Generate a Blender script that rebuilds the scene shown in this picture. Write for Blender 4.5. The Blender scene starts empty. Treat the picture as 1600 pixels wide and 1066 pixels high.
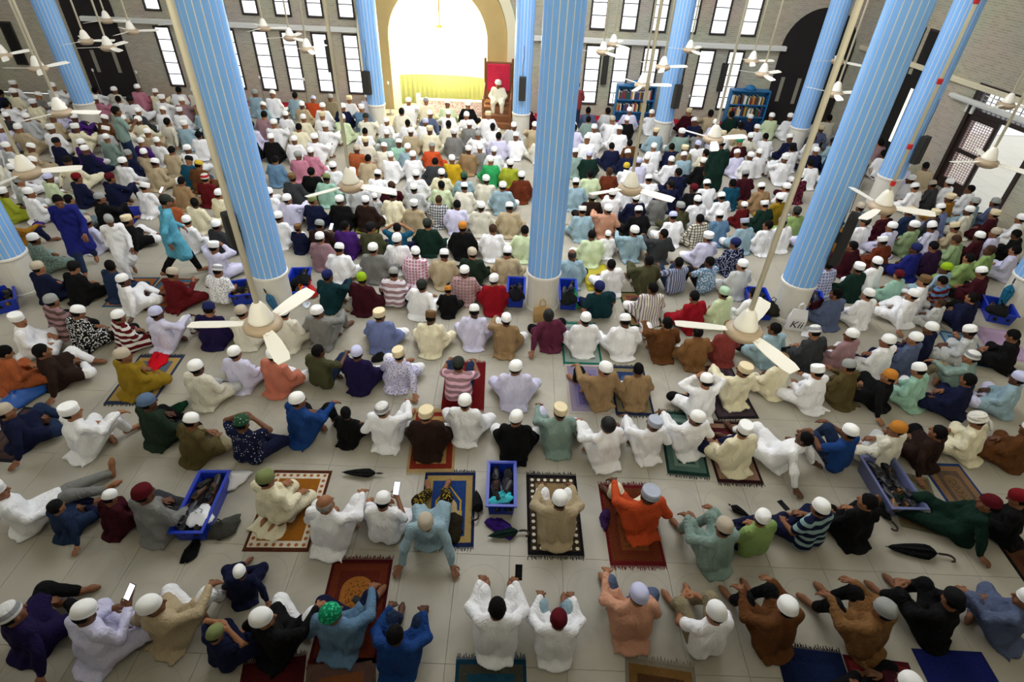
import bpy, math, random
import numpy as np
from mathutils import Matrix, Vector

# ------------------------------------------------------------------ camera, world, light, exposure
SC = bpy.context.scene
COL = SC.collection
F = 899.0                      # focal length in pixels of the 1600x1066 frame
CAM_H = 6.0                    # the photographer stands on a gallery
PITCH = math.radians(37.8)
ROLL_S, ROLL_C = 0.0432, 0.99907
fwd = Vector((0, math.cos(PITCH), -math.sin(PITCH)))
up0 = Vector((0, math.sin(PITCH), math.cos(PITCH)))
r0 = Vector((1, 0, 0))
cr = ROLL_C * r0 + ROLL_S * up0
cd = ROLL_S * r0 - ROLL_C * up0
cam_data = bpy.data.cameras.new('camera')
cam_data.sensor_width = 36.0
cam_data.lens = F / 1600.0 * 36.0
cam_data.clip_end = 300
cam = bpy.data.objects.new('camera', cam_data)
COL.objects.link(cam)
M = Matrix.Identity(4)
for i in range(3):
    M[i][0] = cr[i]; M[i][1] = -cd[i]; M[i][2] = -fwd[i]
M[2][3] = CAM_H
cam.matrix_world = M
SC.camera = cam

wd = bpy.data.worlds.new('daylight'); SC.world = wd; wd.use_nodes = True
wd.node_tree.nodes['Background'].inputs[0].default_value = (0.93, 0.97, 1.0, 1)
wd.node_tree.nodes['Background'].inputs[1].default_value = 2.2

SC.view_settings.view_transform = 'Standard'
SC.view_settings.look = 'None'
SC.view_settings.gamma = 1.0
SC.view_settings.use_curve_mapping = False
SC.view_settings.exposure = 0.0

def area_light(name, loc, size, power, color=(1, 1, 1), rot=(0, 0, 0)):
    d = bpy.data.lights.new(name, 'AREA'); d.shape = 'RECTANGLE'
    d.size, d.size_y = size; d.energy = power; d.color = color
    o = bpy.data.objects.new(name, d); COL.objects.link(o)
    o.location = loc; o.rotation_euler = rot
    return o
# added, unseen fill over mid hall; light drops off towards the camera
area_light('overhead_fill', (0.5, 12.5, 8.7), (10, 8), 1300, (0.98, 0.99, 1.0))
# added fill behind the camera for upright surfaces; gallery floor shields the nearest rows
area_light('rear_fill', (0.0, -3.6, 8.2), (26, 2.4), 2600, (0.97, 0.985, 1.0), (math.radians(84), 0, math.pi))
area_light('side_fill_right', (13.0, 13.0, 9.4), (5, 10), 300, (0.95, 0.98, 1.0), (0, math.radians(20), 0))  # added fill high on the right, out of view
area_light('side_fill_left', (-13.0, 13.0, 9.4), (5, 10), 300, (0.95, 0.98, 1.0), (0, math.radians(-20), 0))  # its added counterpart on the left, also unseen

def ray(x, y):
    return fwd + ((x - 800) / F) * cr + ((y - 533) / F) * cd
def at_z(x, y, z=0.0):
    d = ray(x, y); t = (z - CAM_H) / d.z
    return Vector((d.x * t, d.y * t, z))
WALL_Y = 20.6
def at_wall(x, y, Y=WALL_Y):
    d = ray(x, y); t = Y / d.y
    return Vector((d.x * t, Y, CAM_H + d.z * t))

# ------------------------------------------------------------------ materials (all procedural)
MATS = {}
def srgb(c):
    return tuple(((v / 255.0) / 12.92 if v / 255.0 <= 0.04045 else ((v / 255.0 + 0.055) / 1.055) ** 2.4) for v in c)
def new_mat(name):
    m = bpy.data.materials.new(name); m.use_nodes = True
    nt = m.node_tree; b = nt.nodes['Principled BSDF']
    return m, nt, b
def N(nt, kind, **kw):
    n = nt.nodes.new(kind)
    for k, v in kw.items(): setattr(n, k, v)
    return n
def plain(name, rgb, rough=0.6, metal=0.0, spec=0.4, bump=0.0, scale=60, var=0.0):
    if name in MATS: return MATS[name]
    m, nt, b = new_mat(name); c = srgb(rgb)
    b.inputs['Base Color'].default_value = (*c, 1); b.inputs['Roughness'].default_value = rough
    b.inputs['Metallic'].default_value = metal; b.inputs['Specular IOR Level'].default_value = spec
    if bump or var:
        tc = N(nt, 'ShaderNodeTexCoord'); no = N(nt, 'ShaderNodeTexNoise')
        no.inputs['Scale'].default_value = scale; no.inputs['Detail'].default_value = 4
        nt.links.new(tc.outputs['Object'], no.inputs['Vector'])
        if bump:
            bp = N(nt, 'ShaderNodeBump'); bp.inputs['Strength'].default_value = bump; bp.inputs['Distance'].default_value = 0.01
            nt.links.new(no.outputs['Fac'], bp.inputs['Height']); nt.links.new(bp.outputs['Normal'], b.inputs['Normal'])
        if var:
            mx = N(nt, 'ShaderNodeMix', data_type='RGBA'); 
            mx.inputs[6].default_value = (*[v * (1 - var) for v in c], 1); mx.inputs[7].default_value = (*[min(1, v * (1 + var)) for v in c], 1)
            nt.links.new(no.outputs['Fac'], mx.inputs[0]); nt.links.new(mx.outputs[2], b.inputs['Base Color'])
    MATS[name] = m
    return m
def glow(name, rgb, strength):
    if name in MATS: return MATS[name]
    m, nt, b = new_mat(name); nt.nodes.remove(b)
    e = N(nt, 'ShaderNodeEmission'); e.inputs[0].default_value = (*srgb(rgb), 1); e.inputs[1].default_value = strength
    nt.links.new(e.outputs[0], nt.nodes['Material Output'].inputs[0]); MATS[name] = m
    return m

def cloth(rgb, pattern='', rgb2=(240, 240, 240)):
    key = 'cloth_%s_%s_%s' % ('_'.join(map(str, rgb)), pattern, '_'.join(map(str, rgb2)) if pattern else '')
    if key in MATS: return MATS[key]
    m, nt, b = new_mat(key); L = nt.links.new
    c = srgb(rgb); c2 = srgb(rgb2)
    b.inputs['Roughness'].default_value = 0.92; b.inputs['Specular IOR Level'].default_value = 0.15
    tc = N(nt, 'ShaderNodeTexCoord')
    no = N(nt, 'ShaderNodeTexNoise'); no.inputs['Scale'].default_value = 9; no.inputs['Detail'].default_value = 5; no.inputs['Distortion'].default_value = 1.2
    L(tc.outputs['Object'], no.inputs['Vector'])
    mx = N(nt, 'ShaderNodeMix', data_type='RGBA')
    mx.inputs[6].default_value = (*[v * 0.94 for v in c], 1); mx.inputs[7].default_value = (*[min(1, v * 1.05) for v in c], 1)
    L(no.outputs['Fac'], mx.inputs[0]); col = mx.outputs[2]
    bp = N(nt, 'ShaderNodeBump'); bp.inputs['Strength'].default_value = 0.62; bp.inputs['Distance'].default_value = 0.035
    mpw = N(nt, 'ShaderNodeMapping'); mpw.inputs['Scale'].default_value = (1.0, 1.0, 0.45); mpw.inputs['Rotation'].default_value = (0.3, 0.5, 0); L(tc.outputs['Object'], mpw.inputs[0])
    nw = N(nt, 'ShaderNodeTexNoise'); nw.inputs['Scale'].default_value = 13; nw.inputs['Detail'].default_value = 3; nw.inputs['Distortion'].default_value = 2.2; L(mpw.outputs[0], nw.inputs['Vector'])
    L(nw.outputs['Fac'], bp.inputs['Height']); L(bp.outputs['Normal'], b.inputs['Normal'])
    def band(sock_vec, comp, freq, lo, hi=None):
        s = N(nt, 'ShaderNodeSeparateXYZ'); L(sock_vec, s.inputs[0])
        mu = N(nt, 'ShaderNodeMath', operation='MULTIPLY'); L(s.outputs[comp], mu.inputs[0]); mu.inputs[1].default_value = freq
        fr = N(nt, 'ShaderNodeMath', operation='FRACT'); L(mu.outputs[0], fr.inputs[0])
        gt = N(nt, 'ShaderNodeMath', operation='GREATER_THAN'); L(fr.outputs[0], gt.inputs[0]); gt.inputs[1].default_value = lo
        return gt.outputs[0]
    def over(fac, colour):
        nonlocal col
        q = N(nt, 'ShaderNodeMix', data_type='RGBA'); L(fac, q.inputs[0]); L(col, q.inputs[6]); q.inputs[7].default_value = (*colour, 1); col = q.outputs[2]
    V = tc.outputs['Object']
    if pattern == 'striped':      # upright stripes
        over(band(V, 0, 22, 0.62), c2)
    elif pattern == 'banded':     # bands around the body
        over(band(V, 2, 9, 0.55), c2)
    elif pattern == 'checked':
        over(band(V, 0, 16, 0.72), c2); over(band(V, 2, 16, 0.72), c2)
    elif pattern in ('dotted', 'printed'):
        vo = N(nt, 'ShaderNodeTexVoronoi'); vo.inputs['Scale'].default_value = 26 if pattern == 'dotted' else 34
        if pattern == 'dotted': vo.inputs['Randomness'].default_value = 0.35
        L(V, vo.inputs['Vector'])
        lt = N(nt, 'ShaderNodeMath', operation='LESS_THAN'); L(vo.outputs['Distance'], lt.inputs[0]); lt.inputs[1].default_value = 0.22 if pattern == 'dotted' else 0.4
        over(lt.outputs[0], c2)
    L(col, b.inputs['Base Color'])
    MATS[key] = m
    return m

# ------------------------------------------------------------------ object helpers
def link(o, parent=None):
    COL.objects.link(o)
    if parent is not None: o.parent = parent
    return o
def tag(o, label=None, cat=None, group=None, kind=None):
    if label: o['label'] = label
    if cat: o['category'] = cat
    if group: o['group'] = group
    if kind: o['kind'] = kind
    return o
def empty(name, loc=(0, 0, 0), rz=0.0, parent=None):
    o = bpy.data.objects.new(name, None); o.empty_display_size = 0.1
    o.location = loc; o.rotation_euler = (0, 0, rz)
    return link(o, parent)
def mesh_of(name, verts, faces, smooth=False):
    me = bpy.data.meshes.new(name)
    me.from_pydata([tuple(v) for v in verts], [], [tuple(f) for f in faces]); me.update()
    if smooth: me.polygons.foreach_set('use_smooth', [True] * len(me.polygons))
    return me
def put(name, me, mat=None, parent=None, loc=(0, 0, 0), rot=(0, 0, 0), scale=(1, 1, 1), smooth=None):
    o = bpy.data.objects.new(name, me)
    if mat is not None:
        if not me.materials: me.materials.append(mat)
        elif me.materials[0] != mat:
            o.material_slots[0].link = 'OBJECT'; o.material_slots[0].material = mat
    o.location = loc; o.rotation_euler = rot; o.scale = scale
    return link(o, parent)
def link_mat(o, i, mat):
    o.material_slots[i].link = 'OBJECT'; o.material_slots[i].material = mat

class MB:
    """collects simple solids for one mesh"""
    def __init__(s): s.v = []; s.f = []
    def add(s, v, f):
        n = len(s.v); s.v += [tuple(p) for p in v]; s.f += [tuple(i + n for i in q) for q in f]; return s
    def box(s, x0, x1, y0, y1, z0, z1):
        v = [(x, y, z) for x in (x0, x1) for y in (y0, y1) for z in (z0, z1)]
        return s.add(v, [(0, 1, 3, 2), (4, 6, 7, 5), (0, 4, 5, 1), (2, 3, 7, 6), (0, 2, 6, 4), (1, 5, 7, 3)])
    def bbox(s, x0, x1, y0, y1, z0, z1, b):
        """box with a bevelled top edge"""
        v = [(x0, y0, z0), (x1, y0, z0), (x1, y1, z0), (x0, y1, z0), (x0, y0, z1 - b), (x1, y0, z1 - b), (x1, y1, z1 - b), (x0, y1, z1 - b),
             (x0 + b, y0 + b, z1), (x1 - b, y0 + b, z1), (x1 - b, y1 - b, z1), (x0 + b, y1 - b, z1)]
        f = [(3, 2, 1, 0), (8, 9, 10, 11)]
        for i in range(4):
            j = (i + 1) % 4; f += [(i, j, j + 4, i + 4), (i + 4, j + 4, j + 8, i + 8)]
        return s.add(v, f)
    def lathe(s, prof, seg=20, ex=1.0, ey=1.0, cx=0, cy=0):
        v = []; f = []; n = len(prof)
        for (r, z) in prof:
            for k in range(seg):
                a = 2 * math.pi * k / seg; v.append((cx + ex * r * math.cos(a), cy + ey * r * math.sin(a), z))
        for i in range(n - 1):
            for k in range(seg):
                k2 = (k + 1) % seg; f.append((i * seg + k, i * seg + k2, (i + 1) * seg + k2, (i + 1) * seg + k))
        f.append(tuple(reversed(range(seg)))); f.append(tuple((n - 1) * seg + k for k in range(seg)))
        return s.add(v, f)
    def tube(s, pts, rad, seg=8):
        pts = [Vector(p) for p in pts]; n = len(pts); v = []; f = []
        if not hasattr(rad, '__len__'): rad = [rad] * n
        for i, p in enumerate(pts):
            t = (pts[min(i + 1, n - 1)] - pts[max(i - 1, 0)]).normalized()
            a = t.orthogonal().normalized() if i == 0 else (pa - t * pa.dot(t)).normalized()
            pa = a; b = t.cross(a)
            for k in range(seg):
                w = 2 * math.pi * k / seg; v.append(tuple(p + rad[i] * (math.cos(w) * a + math.sin(w) * b)))
        for i in range(n - 1):
            for k in range(seg):
                k2 = (k + 1) % seg; f.append((i * seg + k, i * seg + k2, (i + 1) * seg + k2, (i + 1) * seg + k))
        f.append(tuple(reversed(range(seg)))); f.append(tuple((n - 1) * seg + k for k in range(seg)))
        return s.add(v, f)
    def prism(s, poly, y0, y1):
        """polygon in x,z extruded along y"""
        n = len(poly); v = [(x, y0, z) for x, z in poly] + [(x, y1, z) for x, z in poly]
        f = [tuple(range(n)), tuple(reversed(range(n, 2 * n)))] + [(i, i + n, (i + 1) % n + n, (i + 1) % n) for i in range(n)]
        return s.add(v, f)
    def flat(s, poly, z0, z1):
        """polygon in x,y extruded along z"""
        n = len(poly); v = [(x, y, z0) for x, y in poly] + [(x, y, z1) for x, y in poly]
        f = [tuple(reversed(range(n))), tuple(range(n, 2 * n))] + [(i, (i + 1) % n, (i + 1) % n + n, i + n) for i in range(n)]
        return s.add(v, f)
    def mesh(s, name, smooth=False): return mesh_of(name, s.v, s.f, smooth)
    def build(s, name, mat=None, parent=None, loc=(0, 0, 0), rot=(0, 0, 0), smooth=False):
        return put(name, s.mesh(name, smooth), mat, parent, loc, rot)
random.seed(7)
rng = np.random.default_rng(5)
# ------------------------------------------------------------------ the setting
CEIL = 10.0
# floor: marble prayer slabs of 0.6 x 1.2 m with a fine inlaid arch line on each
def floor_mat():
    m, nt, b = new_mat('marble'); L = nt.links.new
    tc = N(nt, 'ShaderNodeTexCoord'); oi = N(nt, 'ShaderNodeObjectInfo'); geo = N(nt, 'ShaderNodeNewGeometry')
    no = N(nt, 'ShaderNodeTexNoise'); no.inputs['Scale'].default_value = 1.3; no.inputs['Detail'].default_value = 8; no.inputs['Distortion'].default_value = 1.5
    L(geo.outputs['Position'], no.inputs['Vector'])
    mx = N(nt, 'ShaderNodeMix', data_type='RGBA'); mx.inputs[6].default_value = (*srgb((140, 135, 122)), 1); mx.inputs[7].default_value = (*srgb((182, 176, 162)), 1)
    L(no.outputs['Fac'], mx.inputs[0])
    # arch line: |distance to arch centre - radius| small, in slab coordinates
    sp = N(nt, 'ShaderNodeSeparateXYZ'); L(tc.outputs['Object'], sp.inputs[0])
    def M2(op, a, bb):
        n = N(nt, 'ShaderNodeMath', operation=op)
        for i, q in enumerate((a, bb)):
            if q is None: continue
            if isinstance(q, (int, float)): n.inputs[i].default_value = q
            else: L(q, n.inputs[i])
        return n.outputs[0]
    x = sp.outputs[0]; y = sp.outputs[1]
    dy = M2('MAXIMUM', M2('SUBTRACT', y, 0.22), 0.0)
    r = M2('SQRT', M2('ADD', M2('MULTIPLY', x, x), M2('MULTIPLY', dy, dy)), None)
    ln = M2('LESS_THAN', M2('ABSOLUTE', M2('SUBTRACT', r, 0.255), None), 0.004)
    m2 = N(nt, 'ShaderNodeMix', data_type='RGBA'); L(M2('MULTIPLY', M2('MULTIPLY', ln, M2('GREATER_THAN', y, 0.12)), 0.28), m2.inputs[0]); L(mx.outputs[2], m2.inputs[6]); m2.inputs[7].default_value = (*srgb((110, 105, 98)), 1)
    L(m2.outputs[2], b.inputs['Base Color'])
    b.inputs['Roughness'].default_value = 0.38; b.inputs['Specular IOR Level'].default_value = 0.35
    return m
marble = floor_mat()
X0, X1, Y0, Y1 = -19.5, 19.0, -1.5, WALL_Y
floor = MB().box(X0, X1, Y0, Y1, -0.3, -0.012).build('floor', plain('joint', (120, 114, 104), 0.9))
tag(floor, kind='structure')
tile_me = MB().bbox(-0.2985, 0.2985, -0.5985, 0.5985, -0.012, 0.0, 0.0015).mesh('tile')
near_t = []; rest_t = []
TY0 = 2.51 - 1.2 * 4
for j in range(40):
    yc = TY0 + 0.6 + 1.2 * j
    if yc > WALL_Y: break
    for i in range(-33, 33):
        xc = 0.08 + 0.6 * i + 0.3
        if xc - 0.3 < X0 or xc + 0.3 > X1: continue
        if 1.9 < yc < 21 and abs(xc) < 4.8 and len(near_t) < 300: near_t.append((xc, yc))
        else: rest_t.append((xc, yc))
for (x, y) in near_t: put('tile', tile_me, marble, floor, (x, y, 0))
tv = np.array([v.co[:] for v in tile_me.vertices]); tf = [tuple(p.vertices) for p in tile_me.polygons]
V = []; Fc = []
for (x, y) in rest_t:
    n = len(V); V += [(a + x, bb + y, c) for a, bb, c in tv]; Fc += [tuple(i + n for i in q) for q in tf]
tag(put('tile_field', mesh_of('tile_field', V, Fc), plain('marble_far', (164, 158, 144), 0.38, spec=0.35, var=0.08, scale=1.3), floor), kind='stuff')

def brick_mat():
    m, nt, b = new_mat('grey_brick'); L = nt.links.new
    tc = N(nt, 'ShaderNodeTexCoord'); mp = N(nt, 'ShaderNodeMapping'); mp.inputs['Rotation'].default_value = (math.pi / 2, 0, 0)
    L(tc.outputs['Object'], mp.inputs[0])
    br = N(nt, 'ShaderNodeTexBrick'); br.inputs['Scale'].default_value = 1.0
    br.inputs['Brick Width'].default_value = 0.17; br.inputs['Row Height'].default_value = 0.055; br.inputs['Mortar Size'].default_value = 0.006
    br.inputs['Color1'].default_value = (*srgb((200, 193, 174)), 1); br.inputs['Color2'].default_value = (*srgb((180, 173, 154)), 1); br.inputs['Mortar'].default_value = (*srgb((212, 206, 190)), 1)
    L(mp.outputs[0], br.inputs['Vector'])
    no = N(nt, 'ShaderNodeTexNoise'); no.inputs['Scale'].default_value = 0.8; no.inputs['Detail'].default_value = 6; L(tc.outputs['Object'], no.inputs['Vector'])
    mx = N(nt, 'ShaderNodeMix', data_type='RGBA', blend_type='MULTIPLY'); mx.inputs[0].default_value = 0.35
    L(br.outputs['Color'], mx.inputs[6]); L(no.outputs['Color'], mx.inputs[7]); L(mx.outputs[2], b.inputs['Base Color'])
    bp = N(nt, 'ShaderNodeBump'); bp.inputs['Strength'].default_value = 0.5; bp.inputs['Distance'].default_value = 0.01; L(br.outputs['Fac'], bp.inputs['Height']); bp.invert = True
    L(bp.outputs['Normal'], b.inputs['Normal']); b.inputs['Roughness'].default_value = 0.9
    return m
brick = brick_mat()
dark_frame = plain('dark_window_frame', (52, 46, 44), 0.6)
cream_paint = plain('cream_paint', (226, 216, 188), 0.6)
white_paint = plain('white_paint', (226, 226, 222), 0.5)
pane_glow = glow('daylit_pane', (250, 252, 255), 2.2)

# ---- far wall with real openings: cut as vertical strips around windows, dark arches and the mihrab
openings = []     # (x0,x1,z0,z1)
win_lo = []; win_hi = []
for px in (269, 317, 365, 415, 459, 505, 552): win_lo.append(at_wall(px, 100).x)
for px in (925, 969, 1014, 1058, 1100, 1145): win_lo.append(at_wall(px, 107).x)
for px in (239, 289, 339, 390, 441, 491, 540): win_hi.append(at_wall(px, 12).x)
for px in (936, 984, 1031, 1079, 1127, 1175): win_hi.append(at_wall(px, 25).x)
Z_LO0 = at_wall(500, 145).z; Z_LO1 = at_wall(480, 50).z; Z_HI0 = at_wall(490, 28).z; Z_LEDGE = at_wall(480, 43).z
WW = 0.54
for x in win_lo: openings.append((x - WW / 2, x + WW / 2, Z_LO0, Z_LO1))
for x in win_hi: openings.append((x - WW / 2, x + WW / 2, Z_HI0, Z_HI0 + 1.9))
MX = at_wall(686, 100).x; MR_IN = 1.62; MR_OUT = 2.55
openings.append((MX - MR_IN, MX + MR_IN, 0, 4.6))
def wall_with_openings(name, x0, x1, z1, ops, y, th, mat):
    xs = sorted({x0, x1, *[o[0] for o in ops], *[o[1] for o in ops]}); mb = MB()
    for a, b_ in zip(xs[:-1], xs[1:]):
        mid = (a + b_) / 2; cuts = sorted((o[2], o[3]) for o in ops if o[0] < mid < o[1]); z = 0
        for c0, c1 in cuts:
            if c0 > z + 1e-4: mb.box(a, b_, y, y + th, z, c0)
            z = max(z, c1)
        if z < z1: mb.box(a, b_, y, y + th, z, z1)
    return tag(mb.build(name, mat), kind='structure')
# the right wall stands nearly square to the far wall; where the two meet:
PR = at_z(1558, 342); WANG = math.radians(79)
wdir = Vector((-math.cos(WANG), math.sin(WANG), 0))
tt = (WALL_Y - PR.y) / wdir.y; XR = PR.x + wdir.x * tt
wall_far = wall_with_openings('wall_far', X0, XR + 0.6, CEIL, openings, WALL_Y, 0.35, brick)
widx = 0
def window(x, z0, z1, npane):
    global widx; widx += 1
    w = empty('window_%d' % widx, (x, WALL_Y, z0)); tag(w, kind='structure')
    h = z1 - z0; fr = MB(); t = 0.055; hw = WW / 2
    fr.box(-hw, -hw + t, -0.03, 0.10, 0, h).box(hw - t, hw, -0.03, 0.10, 0, h).box(-hw + t, hw - t, -0.03, 0.10, 0, t).box(-hw + t, hw - t, -0.03, 0.10, h - t, h)
    fr.build('window_frame', dark_frame, w)
    ph = (h - 2 * t) / npane
    for i in range(npane):
        if i: MB().box(-hw + t, hw - t, 0.0, 0.06, t + ph * i - 0.013, t + ph * i + 0.013).build('glazing_bar', dark_frame, w)
        MB().box(-hw + t, hw - t, 0.03, 0.045, t + ph * i + 0.013, t + ph * (i + 1) - 0.013).build('pane', pane_glow, w)
for x in win_lo: window(x, Z_LO0, Z_LO1, 5)
for x in win_hi: window(x, Z_HI0, Z_HI0 + 1.9, 5)

# ledge (cable tray) along the far wall
xl0, xl1 = at_wall(130, 32).x, at_wall(1222, 92).x
for k, (a, b_) in enumerate(((xl0, MX - MR_OUT), (MX + MR_OUT, xl1))):
    tag(MB().bbox(a, b_, WALL_Y - 0.14, WALL_Y, Z_LEDGE - 0.07, Z_LEDGE + 0.07, 0.02).build('trim_%d' % (k + 1), white_paint), kind='structure')

# side, rear walls and ceiling
LEN = (Vector((XR, WALL_Y, 0)) - Vector((PR.x - wdir.x * 30, PR.y - wdir.y * 30, 0))).length
def right_wall():
    """in its own frame: x runs along the wall from the far corner towards the camera, y=0 is the inner face (room at -y)"""
    e = Matrix.Translation((XR, WALL_Y, 0)) @ Matrix(((-wdir.x, -(-wdir.y), 0, 0), (-wdir.y, -wdir.x, 0, 0), (0, 0, 1, 0), (0, 0, 0, 1)))
    return e
RW = right_wall()
def on_right(x, y):
    """pixel on the right wall -> (s along wall, z)"""
    d = ray(x, y); n = Vector((wdir.y, -wdir.x, 0)); p0 = Vector((XR, WALL_Y, 0)); o = Vector((0, 0, CAM_H))
    t = (p0 - o).dot(n) / d.dot(n); p = o + d * t
    return (p - p0).dot(-wdir), p.z
sd0 = on_right(1503, 262)[0]; sd1 = on_right(1557, 338)[0]
sdoor0, sdoor1 = min(sd0, sd1 - 2.2), sd1
DOOR_H = 2.65
wr = wall_with_openings('wall_right', 0, 24, CEIL, [(sdoor0, sdoor1, 0, DOOR_H)], 0, 0.3, brick)
wr.matrix_world = RW
def frame_on_right(name, s, z=0, off=0):
    o = empty(name); o.matrix_world = RW @ Matrix.Translation((s, off, z)); return o
wl = MB().box(X0 - 0.3, X0, -1.5, WALL_Y + 0.35, 0, CEIL).build('wall_left', brick); tag(wl, kind='structure')
wb = MB().box(X0, 24, -4.3, -4.0, 0, CEIL).build('wall_rear', brick); tag(wb, kind='structure')
ce = MB().box(X0 - 0.3, 24, -4.3, WALL_Y + 0.35, CEIL, CEIL + 0.3).build('ceiling', white_paint); tag(ce, kind='structure')
MB().box(X0, 24, -4.0, 0.35, 4.3, 4.55).build('gallery_floor', white_paint); tag(bpy.data.objects['gallery_floor'], kind='structure')
fl2 = MB().box(X0, 24, -4.0, -1.5, -0.3, 0).build('floor_rear', marble); tag(fl2, kind='structure')

# right wall: double door standing half open with pierced screens, daylight outside
door = frame_on_right('door_1', sdoor0); tag(door, kind='structure')
wood = plain('dark_wood', (46, 34, 30), 0.5, bump=0.2, scale=20, var=0.2)
DW = sdoor1 - sdoor0
MB().box(0, 0.10, -0.05, 0.3, 0, DOOR_H).box(DW - 0.10, DW, -0.05, 0.3, 0, DOOR_H).box(0.10, DW - 0.10, -0.05, 0.3, DOOR_H - 0.1, DOOR_H).box(0.10, DW - 0.10, 0.0, 0.2, 1.95, 2.05).build('door_frame', wood, door)
def leaf(x0, x1, name='door_leaf'):
    l = MB().box(x0, x0 + 0.1, 0.02, 0.08, 0.02, 1.94).box(x1 - 0.1, x1, 0.02, 0.08, 0.02, 1.94).box(x0 + 0.1, x1 - 0.1, 0.02, 0.08, 0.02, 0.3).box(x0 + 0.1, x1 - 0.1, 0.02, 0.08, 1.8, 1.94).box(x0 + 0.1, x1 - 0.1, 0.02, 0.08, 0.98, 1.08).build(name, wood, door)
    sc = MB(); n = 9
    for zz in ((0.3, 0.98), (1.08, 1.8)):
        for i in range(n):
            u = x0 + 0.1 + (x1 - x0 - 0.2) * (i + .5) / n; sc.box(u - 0.008, u + 0.008, 0.04, 0.055, *zz)
        k = int((zz[1] - zz[0]) / 0.06)
        for i in range(k):
            z = zz[0] + (zz[1] - zz[0]) * (i + .5) / k; sc.box(x0 + 0.1, x1 - 0.1, 0.042, 0.053, z - 0.008, z + 0.008)
    sc.build('pierced_screen', plain('pink_screen', (190, 160, 158), 0.6), l)
leaf(0.1, 0.1 + (DW - 0.2) * 0.46)
tr = MB()
for i in range(14):
    u = 0.15 + (DW - 0.3) * i / 13; tr.box(u - 0.012, u + 0.012, 0.08, 0.1, 2.05, DOOR_H - 0.1)
for i in range(5):
    z = 2.09 + 0.1 * i; tr.box(0.1, DW - 0.1, 0.082, 0.098, z - 0.01, z + 0.01)
tr.build('pierced_transom', plain('grey_screen', (150, 145, 150), 0.6), door)
# street outside the door
gd = MB().box(-6, 12, 0.3, 9, -0.3, -0.02).build('pavement', plain('street_paving', (205, 205, 205), 0.8)); gd.matrix_world = RW @ Matrix.Translation((sdoor0, 0, 0)); tag(gd, kind='structure')
bush_m = plain('bush_leaf', (88, 120, 58), 0.7, var=0.4, scale=8)
for bx, by, nm in ((1.4, 3.4, 'nearer'), (0.2, 4.6, 'farther')):
    mb = MB()
    for _ in range(160):
        a = random.random() * 6.3; r = 0.5 * math.sqrt(random.random()); z = 0.15 + random.random() * 0.85
        p = Vector((r * math.cos(a) * (1.2 - z * 0.5), r * math.sin(a) * (1.2 - z * 0.5), z)); q = Vector((random.uniform(-1, 1), random.uniform(-1, 1), random.uniform(0, 1))).normalized() * 0.12; w = q.orthogonal().normalized() * 0.04
        mb.add([p, p + q * .5 + w, p + q, p + q * .5 - w], [(0, 1, 2, 3)])
    e = frame_on_right('bush', sdoor0 + bx, 0, by); tag(e, 'green leafy bush outside the open door, the %s one' % nm, 'bush')
    mb.build('foliage', bush_m, e); MB().tube([(0, 0, -0.02), (0, 0, 0.7)], 0.04).build('stem', wood, e)
# tall dark window pair, dark slit doorway and tube light on the right wall
black = plain('soot_black', (20, 18, 19), 0.7)
widx += 1
s_, z_ = on_right(1436, 82); w = frame_on_right('window_%d' % widx, s_, z_); tag(w, kind='structure')
for dx in (-0.3, 0.3):
    MB().box(dx - 0.22, dx + 0.22, -0.03, 0.0, -0.62, 0.62).build('window_frame', dark_frame, w); MB().box(dx - 0.17, dx + 0.17, -0.04, -0.03, -0.57, 0.57).build('pane', black, w)
s_, z_ = on_right(1395, 215); d2 = frame_on_right('door_2', s_); tag(d2, kind='structure')
MB().box(-0.75, 0.75, -0.05, 0.0, 0, 2.3).build('door_leaf', black, d2)
MB().box(-0.05, 0.05, -0.06, -0.05, 0.5, 2.0).build('light_gap', glow('door_gap_daylight', (255, 252, 240), 1.6), d2)
s0, z0 = on_right(1480, 118); s1, z1 = on_right(1600, 150)
e = frame_on_right('trim_3', 0.2, z0); MB().bbox(0, 14, -0.1, 0.0, -0.06, 0.06, 0.02).build('ledge', cream_paint, e); tag(e, kind='structure')
s0, z0 = on_right(1490, 150)
e = frame_on_right('tube_light', s0, z0, -0.12); tag(e, 'long unlit white tube light fixed over the open door on right wall', 'light')
MB().bbox(0, 2.4, -0.05, 0.09, 0.02, 0.10, 0.02).build('housing', white_paint, e); MB().tube([(0.05, -0.01, 0.0), (2.35, -0.01, 0.0)], 0.02).build('tube', plain('frosted_tube', (240, 240, 240), 0.3), e)
s0, z0 = on_right(1517, 170)
e = frame_on_right('junction_box', s0, z0, -0.0); tag(e, 'small pale square box on brick wall under the tube light', 'box')
MB().box(-0.12, 0.12, -0.05, 0, -0.1, 0.1).build('cover', white_paint, e)

# ---- dark arched doorways on the far wall with light slits
def dark_arch(name, pl, pr, ptop, slits):
    xl, xr = at_wall(pl[0], pl[1]).x, at_wall(pr[0], pr[1]).x
    d = empty(name, ((xl + xr) / 2, WALL_Y, 0)); tag(d, kind='structure'); R = (xr - xl) / 2; zs = at_wall(*ptop).z
    poly = [(-R, 0)] + [(R, 0)] + [(R * math.cos(a), zs + R * math.sin(a)) for a in [math.pi * i / 20 for i in range(21)]]
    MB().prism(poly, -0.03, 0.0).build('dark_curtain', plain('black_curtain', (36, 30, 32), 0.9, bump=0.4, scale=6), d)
    for (px, py0, py1) in slits:
        x = at_wall(px, (py0 + py1) / 2).x - d.location.x; za, zb = at_wall(px, py1).z, at_wall(px, py0).z
        MB().box(x - 0.06, x + 0.06, -0.045, -0.03, za, zb).build('slit', plain('grey_slit', (150, 145, 132), 0.8), d)
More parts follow.
